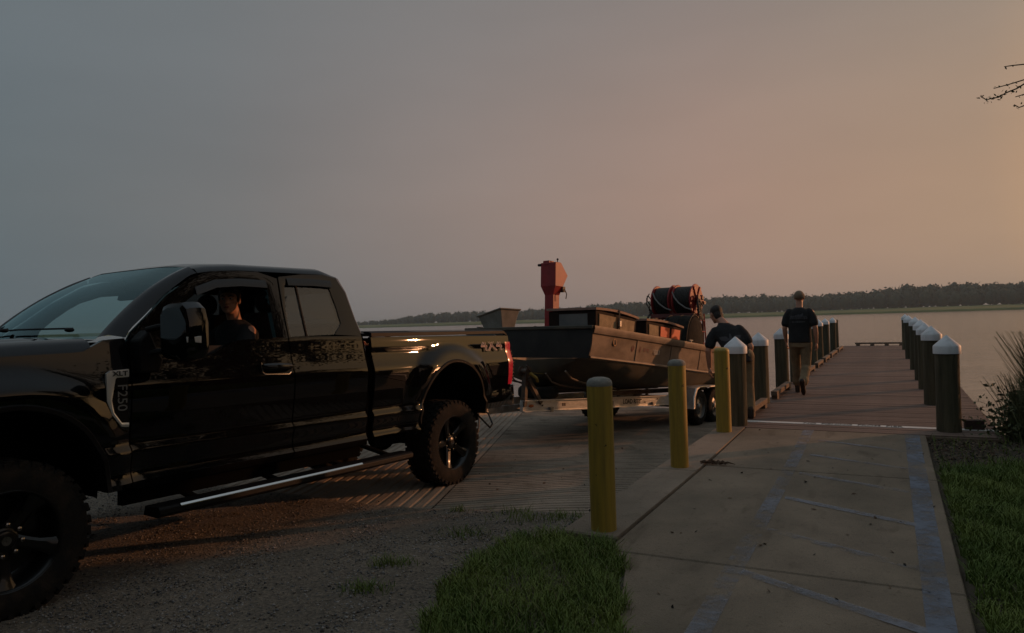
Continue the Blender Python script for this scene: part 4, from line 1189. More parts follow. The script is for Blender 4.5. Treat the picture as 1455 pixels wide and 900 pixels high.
# ring emblem, red smear and number on the near side
sy = lambda x: -(hw(x) - .032)
sideM = lambda x, z, d=.006: Matrix.Translation((x, sy(x) - d, z)) @ Matrix(((1, 0, 0, 0), (0, .12, -1, 0), (0, 1, .12, 0), (0, 0, 0, 1)))
mb = MB(); mb.tube([Vector((2.22 + .045 * math.cos(a), sy(2.2) - .008 - .0, 1.60 + .05 * math.sin(a))) for a in np.linspace(0, 2 * math.pi, 21)], .009, 6, cap=False); mb.build('ring_emblem', mat('faded_orange', (.55, .26, .10), .6), boat)
def hull_patch(x0, z0, L, H, m, n_):
    """worn blotches of old paint on the near side"""
    for k in range(n_):
        xa = x0 + L * k / n_; w_ = L / n_ * random.uniform(.55, .95); mb = MB(); P = []
        for a in np.linspace(0, 2 * math.pi, 12)[:-1]:
            x = xa + w_ * .5 * (1 + math.cos(a) * random.uniform(.7, 1)); dz = H * .5 * math.sin(a) * random.uniform(.5, 1) - .031 * (xa - x0)
            P.append((x, -(hw(x) - .030 + .09 * (z0 + dz - 1.6)) - .006, z0 + dz))
        mb.add(P, [tuple(range(len(P)))]); mb.build('paint_patch', m, boat, smooth=0, fix=False)
M_fw = mat('faded_white_letters', (.45, .43, .40), .7)
text_mesh('hull_lettering', '1017', .13, .001, M_fw, boat, sideM(3.55, 1.475), bold=.002, sx=.9)
hull_patch(2.72, 1.53, .62, .13, mat('faded_red_paint', (.19, .055, .045), .8, col2=(.15, .10, .075), scale=9), 5)
hull_patch(5.1, 1.375, .75, .11, mat('faded_tan_paint', (.32, .24, .16), .8, col2=(.24, .17, .12), scale=9), 8)

for sgn in (-1, 1):
    for x in (1.9, 4.9, 6.9):
        mb = MB(); z = gun(x) + .03
        mb.tube([(x - .07, sgn * (hw(x) - .03), z + .035), (x + .07, sgn * (hw(x) - .03), z + .035)], .011, 6); mb.tube([(x, sgn * (hw(x) - .03), z - .01), (x, sgn * (hw(x) - .03), z + .035)], .014, 6)
        mb.build('cleat', M_galv, boat)
# ---- gear aboard; each is a thing of its own, placed in the boat's frame
BM = boat.matrix_basis.copy()
def aboard(name, x, y, z, rz=0, label=None, cat=None, ry=0, group=None):
    o = empty(name, (0, 0, 0), (0, 0, 0), label, cat, group)
    o.matrix_world = Matrix.Translation(Vector(TPOS)) @ Euler((0, math.atan(TR_TILT), TRZ)).to_matrix().to_4x4() @ Matrix.Translation((x, y, z)) @ Euler((0, ry, rz)).to_matrix().to_4x4()
    return o
M_red = mat('red_painted_steel', (.36, .020, .024), .5, col2=(.25, .018, .02), scale=6, bump=.06)
M_dred = mat('dark_red_frame', (.16, .025, .02), .5, col2=(.09, .02, .018), scale=8)
M_tan = mat('weathered_panel_board', (.46, .33, .19), .8, col2=(.30, .21, .12), scale=9, bump=.3)
M_frame = mat('dark_bin_frame', (.016, .009, .007), .8, col2=(.03, .014, .01), scale=9, spec=.2)
M_org = mat('bright_orange_panel', (.90, .15, .045), .55, col2=(.80, .12, .04), scale=5)
M_lid = mat('faded_pink_lid', (.36, .21, .16), .7, col2=(.25, .145, .11), scale=7)
M_grey = mat('grey_plastic', (.13, .13, .13), .6, col2=(.19, .18, .17), scale=4)

# grey tub on the bow deck
t = aboard('tub', 1.95, .78, 1.77, 1.31, 'grey flared tub on the bow behind the tailgate', 'tub', ry=0)
t.matrix_world = t.matrix_world @ Matrix.Rotation(.16, 4, 'Y')
mb = MB(); pr = lambda sx, sy_: [(-sx, -sy_), (sx, -sy_), (sx, sy_), (-sx, sy_)]
mb.loft([[(*p, z) for p in pr(a, b)] for a, b, z in ((.22, .12, -.0), (.27, .155, .15), (.315, .19, .27), (.335, .21, .27), (.34, .215, .29), (.315, .19, .292), (.30, .175, .26), (.21, .11, .02))])
M_tub = mat('weathered_grey_tub', (.20, .185, .155), .6, col2=(.32, .29, .25), scale=5)
t.scale = (1, 1, 1.12)
mb.build('tub_shell', M_tub, t, smooth=0, bevel=.012)
mb = MB(); mb.box((-.02, -.157, .14), (.14, .02, .12), (.22, 0, 0)); mb.build('label_patch', M_trim, t)
t = aboard('life_vest', 2.05, .10, 1.74, .3, 'faded pink life vest lying on the bow deck beside the grey tub', 'life vest')
mb = MB(); mb.ball((0, 0, .05), (.20, .16, .06), 14, 8); mb.ball((.1, -.15, .05), (.12, .14, .05)); mb.build('foam_pad', mat('faded_pink_cloth', (.42, .18, .15), .9), t)
mb = MB(); mb.bar((-.2, -.02, .105), (.2, -.02, .105), .03, .01); mb.build('belt_strap', M_dred, t)

# red tower: tall oyster-dredge feed chute
t = aboard('feed_tower', 2.72, .30, 1.25, 0, 'tall red steel chute tower with a pointed hopper head standing at the bow', 'machine')
colw = .085
mb = MB(); mb.loft([[(x, y, z) for x, y in ((-.09, -colw), (.09, -colw), (.09, colw), (-.09, colw))] for z in (.45, 1.17)]); mb.build('column', M_red, t, smooth=0, bevel=.005)
side = [(-.12, 1.30), (-.12, 1.695), (-.03, 1.70), (.04, 1.70), (.24, 1.50), (.10, 1.30)]
mb = MB(); 
ringA = [(-.09, -colw, 1.16), (.09, -colw, 1.16), (.09, colw, 1.16), (-.09, colw, 1.16)]
ringB = [(-.12, -.15, 1.31), (.10, -.15, 1.31), (.10, .15, 1.31), (-.12, .15, 1.31)]
mb.loft([ringA, ringB]); hopper = mb.build('hopper_neck', M_red, t, smooth=0)
mb = MB(); mb.prism(side, (0, 0, 0), (1, 0, 0), (0, 0, 1), (0, 1, 0), -.15, .15); mb.build('hopper_head', M_red, t, smooth=0, bevel=.004)
mb = MB(); mb.prism([(-.13, 1.66), (-.125, 1.73), (.02, 1.73), (.02, 1.66)], (0, 0, 0), (1, 0, 0), (0, 0, 1), (0, 1, 0), -.02, .10); mb.build('top_cover', M_red, t, smooth=0, bevel=.004)
mb = MB(); mb.box((-.10, .175, 1.665), (.05, .08, .04)); mb.build('side_lamp', M_trim, t, bevel=.008)
mb = MB(); mb.tube([(.03, -.08, 1.69), (.03, -.085, 1.755)], .008); mb.ball((.03, -.085, 1.76), .018); mb.build('antenna', M_trim, t)
mb = MB(); mb.box((.12, -.12, 1.26), (.07, .08, .09)); mb.tube([(.12, -.17, 1.26), (.14, -.2, 1.18), (.13, -.19, 1.1)], .008); mb.build('motor', M_steel, t)

# bins along the near gunwale
def panel_bin(x0, x1, y0, y1, z, h, tilt, mats, lab, front=True):
    L = x1 - x0; Wd = y1 - y0
    t = aboard('bin', x0, y0, z, 0, lab, 'bin', ry=tilt, group='framed bins on the gunwale')
    # slightly flared toward the top, as a dark frame round lighter panels
    fl = .03
    mb = MB()
    mb.loft([[(0, 0, 0), (L, 0, 0), (L, Wd, 0), (0, Wd, 0)], [(-fl, -.008, h), (L + fl, -.008, h), (L + fl, Wd, h), (-fl, Wd, h)]]); sh = mb.build('bin_frame', M_frame, t, smooth=0, bevel=.008)
    mb = MB()
    n_ = 8; rings = []
    for i in range(n_ + 1):
        x = -.06 + (L + .12) * i / n_; zz = h + .012 + .03 * math.sin(math.pi * i / n_)
        rings.append([(x, -.035, zz - .012), (x, -.035, zz + .022), (x, Wd + .02, zz + .03), (x, Wd + .02, zz - .004)])
    mb.loft(rings); mb.build('lid', M_lid, t, smooth=40)
    n_ = len(mats); m_ = .07; pw = (L - m_ * (n_ + 1)) / n_
    for i, mm in enumerate(mats):
        a = m_ + i * (pw + m_)
        k_ = .10 * (.5 - (a + pw / 2) / L)   # lean with the flare
        mb = MB(); mb.loft([[(a, -.004, .035), (a + pw, -.004, .035), (a + pw, -.016, .035), (a, -.016, .035)], [(a - k_ * .6, -.010, h - .045), (a + pw - k_ * .6, -.010, h - .045), (a + pw - k_ * .6, -.022, h - .045), (a - k_ * .6, -.022, h - .045)]])
        mb.build('side_panel', mm, t, smooth=0)
    if front:
        mb = MB(); mb.box((-.018, Wd * .46, h * .5), (.012, Wd * .60, h * .66), (0, -.10, 0)); mb.build('front_panel', M_grey, t, smooth=0)
        mb = MB()
        for y in np.linspace(.04, Wd - .04, 16): mb.ball((-.03, y, h + .02), .012, 6, 4)
        o_ = mb.build('lid_rivets', M_lid, t); o_['kind'] = 'stuff'
    return t
panel_bin(1.70, 2.86, -1.17, -.36, 1.775, .27, .055, [M_tan, M_tan], 'long framed bin with two tan side panels at the bow corner', True)
panel_bin(3.24, 4.50, -1.17, -.75, 1.725, .245, .045, [M_tan, M_org, M_org], 'framed bin with one tan and two bright orange side panels on the gunwale', False)
t = aboard('crate', 3.02, -.62, 1.70, .1, 'plain grey crate between the two framed bins', 'crate')
mb = MB(); mb.box((.10, 0, .10), (.42, .4, .26)); mb.build('crate_shell', M_grey, t, smooth=0, bevel=.01)
mb = MB()
for z in (.03, .10, .17): mb.box((.10, -.203, z), (.36, .01, .02))
mb.build('crate_ribs', mat('blue_grey_plastic', (.08, .09, .11), .6), t, smooth=0)

# double hose reel on a red stand at the stern
t = aboard('hose_reel', 6.9, 0, 1.22, 0, 'red frame carrying two big dark hose reels, with a ladder at its near end', 'hose reel')
RZ = 1.40
M_hose = mat('dark_hose', (.018, .018, .017), .6, col2=(.04, .035, .03), scale=14, stretch=(1, 8, 1), bump=.5, bscale=25)
for y0, y1 in ((-.42, -.03), (.06, .44)):
    mb = MB()
    prof = [(.27, y0 + .03)]
    k_ = y0 + .03
    while k_ < y1 - .04: prof += [(.275, k_), (.292, k_ + .02)]; k_ += .04
    prof += [(.27, y1 - .03)]
    mb.lathe(prof, (0, 0, RZ), axis='y', seg=28, cap=True); rl = mb.build('hose_coil', M_hose, t, smooth=60)
    for yy in (y0, y1):
        mb = MB(); mb.lathe([(.325, yy - .014), (.335, yy), (.325, yy + .014), (.04, yy + .012), (.04, yy - .012), (.325, yy - .014)], (0, 0, RZ), axis='y', seg=32); mb.build('reel_flange', M_red, rl)
mb = MB()
for a in range(6):
    mb.bar((0, -.445, RZ), (.31 * math.cos(a * 1.047), -.445, RZ + .31 * math.sin(a * 1.047)), .05, .03, up=(0, 1, 0))
mb.lathe([(.07, -.52), (.07, -.43)], (0, 0, RZ), axis='y', seg=16, cap=True)
mb.build('reel_spokes', M_red, t)
mb = MB()
for x in (-.26, .26): mb.bar((x, -.46, RZ - .33), (x, .46, RZ - .33), .05, .08)
for y in (-.46, .46): mb.bar((-.26, y, RZ - .33), (.26, y, RZ - .33), .05, .08)
mb.build('reel_frame', M_dred, t)
for sx in (-.26, .26):
    for y, s_ in ((.46, -1), (-.46, 1)):
        mb = MB(); mb.tube([(sx, y, RZ - .33), (sx, y, RZ - .55), (sx * 1.15, y, 0.0)], .022, 8)
        mb.tube([(sx, y, RZ - .60), (sx, y + s_ * .06, RZ - .45), (sx, y + s_ * .20, RZ - .37)], .018, 8); mb.build('leg', M_dred, t)
mb = MB()
for x in (-.15, .17): mb.tube([(x, -.52, RZ - .28), (x * 1.15, -.58, .12)], .017, 8)
lad = mb.build('ladder_rail', M_red, t)
for f in (.15, .38, .62, .86):
    z = RZ - .28 - f * (RZ - .40); k_ = 1 + .15 * f
    MB().tube([(-.15 * k_, -.52 - .06 * f, z), (.17 * k_, -.52 - .06 * f, z)], .013, 6).build('rung', M_red, lad)
M_gh = mat('grey_hose', (.20, .19, .18), .5)
for (y, dx) in ((.30, 0), (-.14, .0)):
    pts = [(-.285, y + .12, RZ + .16), (-.31, y + .06, RZ + .04), (-.31, y - .04, RZ - .08), (-.30, y - .18, RZ - .18), (-.29, y - .30, RZ - .22)]
    MB().tube(pts, .016, 8).build('loose_hose', M_gh, t)
for k_ in range(7):
    y0 = .48 + random.random() * .06; x0 = random.uniform(-.25, .05)
    pts = [(x0 + .10 * math.sin(i * .9 + k_), y0 + .05 * math.cos(i * 1.1 + k_), RZ + .12 - .085 * i + .03 * math.sin(k_ * 2 + i)) for i in range(7)]
    MB().tube(pts, .011, 6).build('hose_tangle', M_hose, t)
for k_ in range(6):
    pts = [(-.12 + .14 * math.cos(i * .8 + k_), -.56 + .04 * math.sin(i + k_), RZ - .14 + .16 * math.sin(i * .8 + k_) - .03 * k_) for i in range(8)]
    MB().tube(pts, .014, 6).build('hose_tangle', M_hose, t)
for k_ in range(4):
    MB().box((-.02 + .1 * k_ - .1, -.50, RZ + .05 * (-1) ** k_), (.08, .08, .07), (0, k_, 0)).build('valve_block', M_dred, t)
# dark domed engine cover ahead of the reel
t = aboard('engine_cover', 6.25, -.42, 1.22, 0, 'dark rounded engine cover under the hose reel', 'engine cover')
mb = MB(); mb.loft([[( .40 * c_ * w_, y, .40 + .64 * s_ * w_ if s_ > 0 else .40 + .4 * s_) for c_, s_ in [(math.cos(a), math.sin(a)) for a in np.linspace(0, 2 * math.pi, 25)[:-1]]] for y, w_ in ((-.30, .80), (-.27, .95), (-.1, 1), (.15, 1), (.30, .97), (.34, .82))])
mb.build('cowl_shell', M_rubber, t, smooth=50)
mb = MB()
for y in (-.25, 0, .25): mb.tube([(.403 * math.cos(a), y, .40 + .643 * math.sin(a)) for a in np.linspace(.1, 3.04, 16)], .014, 6)
mb.build('cowl_ribs', M_trim, t)

# ------------------------------------------------------------------ people
def limb(mb, pts, rad, seg=12, flat=1.0, ref=None):
    """tapered rounded chain; flat squashes it along the ref direction"""
    pts = [Vector(p) for p in pts]; n = len(pts)
    rings = []; prev = None
    def frame(i):
        d = (pts[min(i + 1, n - 1)] - pts[max(i - 1, 0)]).normalized()
        r_ = Vector(ref) if ref else (Vector((0, 1, 0)) if abs(d.y) < .9 else Vector((1, 0, 0)))
        a = d.cross(r_).normalized(); b = d.cross(a)
        return d, a, b
    def ring(c, a, b, r_): return [c + a * (r_ * math.cos(2 * math.pi * k / seg)) + b * (r_ * flat * math.sin(2 * math.pi * k / seg)) for k in range(seg)]
    d, a, b = frame(0)
    for t in (-.98, -.8, -.45): rings.append(ring(pts[0] + d * rad[0] * t, a, b, rad[0] * math.sqrt(1 - t * t)))
    for i in range(n):
        d, a, b = frame(i); rings.append(ring(pts[i], a, b, rad[i]))
    for t in (.45, .8, .98): rings.append(ring(pts[-1] + d * rad[-1] * t, a, b, rad[-1] * math.sqrt(1 - t * t)))
    mb.loft(rings); return mb

def torso(mb, rings, seg=20, p=2.4):
    out = []
    for (cx, cy, cz, rx, ry, *tilt) in rings:
        tx = tilt[0] if tilt else 0; ty = tilt[1] if len(tilt) > 1 else 0
        rr = []
        for k in range(seg):
            a = 2 * math.pi * k / seg; c, s_ = math.cos(a), math.sin(a)
            x = math.copysign(abs(c) ** (2 / p), c) * rx; y = math.copysign(abs(s_) ** (2 / p), s_) * ry
            rr.append((cx + x, cy + y, cz + x * tx + y * ty))
        out.append(rr)
    mb.loft(out); return mb

def hand(mb, wrist, direc, palm_n, sgn, curl=.5, sc=1.0):
    """palm, four unequal bent fingers, and a thumb off the side of the palm"""
    w = Vector(wrist); d = Vector(direc).normalized(); n = Vector(palm_n); n = (n - d * n.dot(d)).normalized(); s_ = d.cross(n) * sgn
    limb(mb, [w, w + d * .045 * sc, w + d * .088 * sc], [.026 * sc, .036 * sc, .036 * sc], 10, .5, ref=n)
    for i, (off, L) in enumerate(((-.030, .066), (-.010, .076), (.011, .071), (.030, .055))):
        p0 = w + (d * .088 + s_ * off) * sc
        c1, c2, c3 = curl * .5, curl * 1.3, curl * 2.0
        q = lambda a: d * math.cos(a) + n * math.sin(a)
        p1 = p0 + q(c1) * L * .45 * sc; p2 = p1 + q(c2) * L * .32 * sc; p3 = p2 + q(c3) * L * .26 * sc
        limb(mb, [p0, p1, p2, p3], [.0098 * sc, .0092 * sc, .0085 * sc, .0075 * sc], 8)
    t0 = w + (d * .025 - s_ * .026) * sc
    t1 = t0 + (d * .030 - s_ * .022 + n * .010) * sc; t2 = t1 + (d * .030 - s_ * .004 + n * .012) * sc
    limb(mb, [t0, t1, t2], [.013 * sc, .0115 * sc, .009 * sc], 8)

def head(mb, c, fwd, up, sc=1.0):
    """skull, jaw, nose, brow, lips, ears; c is the skull centre"""
    c = Vector(c); f = Vector(fwd).normalized(); u = Vector(up); u = (u - f * u.dot(f)).normalized(); r_ = f.cross(u)
    P = lambda x, y, z: c + (r_ * x + f * y + u * z) * sc
    M_ = Matrix((r_, f, u)).transposed()
    mb.ball(P(0, -.012, .028), (.076 * sc, .096 * sc, .092 * sc), 20, 14, M_)
    mb.ball(P(0, .026, -.020), (.066 * sc, .070 * sc, .092 * sc), 18, 12, M_)
    mb.ball(P(0, .044, -.066), (.046 * sc, .046 * sc, .046 * sc), 16, 10, M_)     # jaw
    mb.ball(P(0, .078, -.090), (.022 * sc, .018 * sc, .018 * sc), 10, 8, M_)      # chin
    mb.ball(P(0, .078, .030), (.052 * sc, .018 * sc, .014 * sc), 12, 8, M_)       # brow
    limb(mb, [P(0, .088, .018), P(0, .103, -.006), P(0, .112, -.022)], [.009 * sc, .011 * sc, .0135 * sc], 8)  # nose
    mb.ball(P(.012, .098, -.026), .009 * sc, 8, 6); mb.ball(P(-.012, .098, -.026), .009 * sc, 8, 6)
    mb.ball(P(0, .090, -.050), (.024 * sc, .012 * sc, .0065 * sc), 10, 6, M_); mb.ball(P(0, .088, -.062), (.020 * sc, .012 * sc, .0075 * sc), 10, 6, M_)
    for s_ in (1, -1):
        mb.ball(P(s_ * .045, .066, -.012), (.022 * sc, .02 * sc, .02 * sc), 8, 6, M_)   # cheek
        mb.ball(P(s_ * .078, -.004, -.002), (.010 * sc, .019 * sc, .032 * sc), 10, 8, M_)   # ear
    return P, M_

M_skin = mat('sunlit_skin', (.54, .27, .18), .5, col2=(.45, .22, .14), scale=14)
M_hair = mat('dark_brown_hair', (.012, .008, .006), .6, col2=(.02, .014, .01), scale=60, stretch=(1, 1, .2), bump=.8, bscale=120)
M_tee = mat('black_tee_cloth', (.012, .012, .014), .9, col2=(.020, .020, .022), scale=6, bump=.5, bscale=14)
M_khaki = mat('khaki_work_cloth', (.30, .215, .12), .9, col2=(.20, .14, .08), scale=7, bump=.6, bscale=12)
M_dkpants = mat('dark_work_shorts', (.03, .028, .026), .9, bump=.5, bscale=14)
M_boot = mat('brown_boot_leather', (.06, .032, .02), .7, col2=(.03, .018, .012), scale=12)
M_cap = mat('tan_cap_cloth', (.27, .20, .14), .9, col2=(.20, .15, .10), scale=8)
M_print = mat('faded_shirt_print', (.075, .075, .085), .9)
M_eye = mat('eye_white', (.45, .42, .40), .3)
M_dark = mat('eye_dark', (.01, .008, .006), .3)

def shirt_print(parent, base, right, up, nrm, kind):
    """flat, faded artwork on the back of a shirt"""
    Mx = Matrix((right, up, nrm)).transposed().to_4x4(); Mx.translation = base
    mb = MB(); 
    if kind == 'bird':
        for s_ in (-1, 1):
            mb.add([(s_ * .01, -.01, 0), (s_ * .06, .05, 0), (s_ * .15, .055, -.008), (s_ * .13, .005, -.006), (s_ * .07, -.025, -.002)], [(0, 1, 2, 3, 4)])
        mb.add([(-.018, -.09, 0), (.018, -.09, 0), (.02, .02, .001), (.004, .085, 0), (-.012, .085, 0), (-.02, .02, .001)], [(0, 1, 2, 3, 4, 5)])
        for k in range(6): mb.add([(-.09 + .032 * k, -.115, 0), (-.068 + .032 * k, -.115, 0), (-.07 + .032 * k, -.13, 0), (-.09 + .032 * k, -.13, 0)], [(0, 1, 2, 3)])
    else:
        for j, (y, w) in enumerate(((.055, .06), (.035, .14), (.005, .15), (-.06, .11))):
            n_ = int(w / .016)
            for k in range(n_):
                x = -w + (2 * w) * k / n_
                h_ = .008 + .010 * ((k * 7 + j * 3) % 4) / 3
                mb.add([(x, y - h_, 0), (x + w * 1.5 / n_, y - h_, 0), (x + w * 1.5 / n_, y + h_, 0), (x, y + h_, 0)], [(0, 1, 2, 3)])
        mb.add([(.04, .05, 0), (.07, .05, 0), (.075, .075, 0), (.062, .10, 0), (.05, .08, 0)], [(0, 1, 2, 3, 4)])
    mb.v = [tuple(Mx @ Vector(p)) for p in mb.v]
    o = mb.build('shirt_print', M_print, parent, smooth=0, fix=False)
    return o

def press_on(o, target, push):
    """lay a flat print on the cloth below it"""
    from mathutils.bvhtree import BVHTree
    bt = BVHTree.FromPolygons([v.co for v in target.data.vertices], [p.vertices[:] for p in target.data.polygons])
    bm = bmesh.new(); bm.from_mesh(o.data)
    bmesh.ops.triangulate(bm, faces=bm.faces); bmesh.ops.subdivide_edges(bm, edges=bm.edges, cuts=2, use_grid_fill=True)
    for v in bm.verts:
        hit = bt.ray_cast(v.co + push * .3, -push)
        if hit[0] is not None: v.co = hit[0] + push * .004
    bm.to_mesh(o.data); bm.free()

def shoe(name, par, heel, toe, up=(0, 0, 1), h=.07):
    mb = MB(); a, b = Vector(heel), Vector(toe); d = (b - a); u = Vector(up)
    limb(mb, [a + u * .04, a + d * .35 + u * .045, a + d * .75 + u * .038, b + u * .030], [.042, .043, .046, .034], 12)
    limb(mb, [a + u * .03, a + u * .13], [.045, .05], 12)
    limb(mb, [a + u * .012, a + d * .5 + u * .012, b + u * .012], [.040, .042, .034], 12, .35, ref=u)
    return remesh(name, mb, .010, M_boot, par, 4)

# --- the walking man on the pier: local x right, y forward, z up
def walker():
    b0 = UV(-1.50, 13.62, 0)
    t = empty('person', b0, (0, 0, math.atan2(-D.x, D.y)), 'person in a tan cap, black t-shirt and khaki trousers walking away down the pier', 'person')
    mb = MB()
    hc = (0, .075, 1.735)
    head(mb, hc, (0, 1, -.08), (0, .08, 1), 1.04)
    limb(mb, [(0, .02, 1.50), (0, .04, 1.58), (0, .06, 1.66)], [.066, .058, .058])
    torso(mb, [(0, .0, .90, .155, .105), (0, .0, 1.0, .16, .11), (0, .005, 1.15, .155, .10), (0, .015, 1.32, .175, .112), (0, .02, 1.44, .18, .10), (0, .02, 1.52, .10, .07)])
    AR = {-1: [(-.195, .01, 1.465), (-.255, -.02, 1.18), (-.245, .07, .945)], 1: [(.195, .01, 1.465), (.262, -.045, 1.18), (.272, -.01, .93)]}
    for s_, p in AR.items():
        limb(mb, p, [.056, .043, .029]); limb(mb, [Vector(p[1]).lerp(Vector(p[2]), .05), Vector(p[1]).lerp(Vector(p[2]), .35), p[2]], [.042, .043, .028])
        d = (Vector(p[2]) - Vector(p[1])).normalized()
        hand(mb, p[2], d + Vector((0, .1, -.2)), (-s_, .1, 0), s_, .55, 1.02)
    LG = {-1: [(-.095, 0, .93), (-.10, .17, .52), (-.095, .26, .12)], 1: [(.095, 0, .93), (.085, -.01, .50), (.055, -.30, .19)]}
    for s_, p in LG.items(): limb(mb, p, [.082, .058, .040])
    remesh('body', mb, .0075, M_skin, t, 5)
    mb = MB()
    torso(mb, [(0, -.0, .925, .198, .135), (0, -.0, .96, .200, .138), (0, .0, 1.10, .190, .128), (0, .008, 1.26, .198, .13), (0, .015, 1.40, .212, .128, 0), (0, .018, 1.475, .185, .108), (0, .02, 1.53, .115, .085), (0, .03, 1.56, .068, .066)])
    for s_, p in AR.items():
        a, b = Vector(p[0]), Vector(p[1]); limb(mb, [a + Vector((-s_ * .03, 0, .005)), a.lerp(b, .3), a.lerp(b, .66)], [.074, .076, .078])
    sh = remesh('t_shirt', mb, .010, M_tee, t, 5)
    press_on(shirt_print(sh, Vector((0, -.2, 1.36)), Vector((1, 0, 0)), Vector((0, 0, 1)), Vector((0, -1, 0)), 'text'), sh, Vector((0, -1, 0)))
    mb = MB()
    torso(mb, [(0, 0, .84, .175, .125), (0, 0, .95, .180, .125), (0, 0, 1.0, .172, .12)])
    for s_, p in LG.items():
        a, b, c = map(Vector, p)
        limb(mb, [a + Vector((0, 0, -.02)), a.lerp(b, .5), b, b.lerp(c, .5), b.lerp(c, .86)], [.108, .096, .082, .078, .076])
        limb(mb, [b.lerp(c, .72), b.lerp(c, .80)], [.083, .084]); limb(mb, [b.lerp(c, .18), b.lerp(c, .24)], [.085, .084])
    remesh('trousers', mb, .011, M_khaki, t, 3)
    shoe('boot', t, (-.095, .235, .0), (-.105, .46, .0))
    shoe('boot', t, (.055, -.325, .155), (.05, -.175, .01), up=(0, -.55, .83))
    mb = MB(); mb.ball((0, .055, 1.775), (.087, .108, .092), 20, 12); mb.lathe([(.094, -.02), (.096, .01), (.09, .03)], (0, .055, 1.755), seg=20)
    cp = mb.build('cap', M_cap, t, smooth=60)
    mb = MB(); mb.loft([[(x, y + .055, 1.75 + .02 * (1 - (x / .09) ** 2) - .05 * max(0, (y - .1)))  for x in (-.08, -.05, 0, .05, .08)] for y in (.08, .13, .17)], cap=False, closed=False); mb.build('cap_brim', M_cap, cp)
    return t
walker()

# --- the man leaning over beside the boat, back to the camera
def leaner():
    b0 = UV(-1.93, 10.25, .0)
    t = empty('person', b0, (0, 0, R(-10)), 'dark-haired person in a printed black t-shirt leaning over beside the boat', 'person')
    mb = MB()
    hc = (-.27, .31, 1.475)
    head(mb, hc, (-.42, .82, -.42), (-.20, .40, 1), 1.03)
    limb(mb, [(-.17, .17, 1.31), (-.205, .215, 1.37), (-.25, .275, 1.43)], [.068, .060, .060])
    torso(mb, [(0, .0, .86, .15, .11), (-.03, .02, .95, .155, .11), (-.075, .07, 1.05, .155, .105), (-.12, .12, 1.17, .18, .11, .05), (-.15, .155, 1.26, .17, .10, .05), (-.17, .17, 1.32, .08, .07)])
    AR = {-1: [(-.335, .13, 1.215), (-.415, .10, .95), (-.40, .17, .71)], 1: [(.05, .14, 1.24), (.155, .03, 1.0), (.125, .13, .80)]}
    for s_, p in AR.items():
        limb(mb, p, [.057, .045, .030]); limb(mb, [Vector(p[1]).lerp(Vector(p[2]), .05), Vector(p[1]).lerp(Vector(p[2]), .35), p[2]], [.044, .044, .029])
        hand(mb, p[2], (0, .1 * s_, -1), (-s_, .15, 0), s_, .6 if s_ < 0 else 1.15, 1.02)
    LG = {-1: [(-.095, 0, .88), (-.09, .05, .48), (-.06, .0, .10)], 1: [(.095, 0, .88), (.11, .05, .48), (.12, -.02, .10)]}
    for s_, p in LG.items(): limb(mb, p, [.082, .060, .042])
    remesh('body', mb, .0075, M_skin, t, 5)
    mb = MB()
    torso(mb, [(0, -.005, .80, .178, .135), (-.02, .01, .92, .182, .135), (-.075, .06, 1.04, .188, .13), (-.12, .11, 1.16, .208, .132, .05), (-.148, .145, 1.25, .196, .122, .05), (-.165, .165, 1.315, .11, .088, .05), (-.185, .185, 1.35, .068, .066)])
    for s_, p in AR.items():
        a, b = Vector(p[0]), Vector(p[1]); limb(mb, [a + Vector((-s_ * .03, 0, .005)), a.lerp(b, .3), a.lerp(b, .64)], [.076, .077, .078])
    sh = remesh('t_shirt', mb, .010, M_tee, t, 5)
    nn = Vector((.05, -.92, .35)).normalized(); rr = Vector((1, .05, .08)).normalized(); uu = nn.cross(rr) * 1
    if uu.z < 0: uu = -uu
    press_on(shirt_print(sh, Vector((-.11, -.15, 1.16)), rr, uu, nn, 'bird'), sh, nn)
    mb = MB(); torso(mb, [(0, 0, .80, .165, .125), (0, 0, .90, .17, .125)])
    for s_, p in LG.items():
        a, b, c = map(Vector, p); limb(mb, [a, a.lerp(b, .5), b, b.lerp(c, .5), b.lerp(c, .9)], [.105, .092, .08, .075, .072])
    remesh('trousers', mb, .011, M_khaki, t, 3)
    shoe('boot', t, (-.06, -.04, 0), (-.07, .17, 0)); shoe('boot', t, (.12, -.06, 0), (.15, .15, 0))
    c = Vector(hc); f = Vector((-.42, .82, -.42)).normalized(); u = Vector((-.20, .40, 1)); u = (u - f * u.dot(f)).normalized(); r_ = f.cross(u); Mh = Matrix((r_, f, u)).transposed()
    mb = MB(); mb.ball(c - f * .022 + u * .042, (.085, .098, .092), 20, 14, Mh); mb.ball(c - f * .052 - u * .035, (.074, .058, .088), 16, 10, Mh)
    o = remesh('hair', mb, .007, M_hair, t, 1)
    return t
leaner()

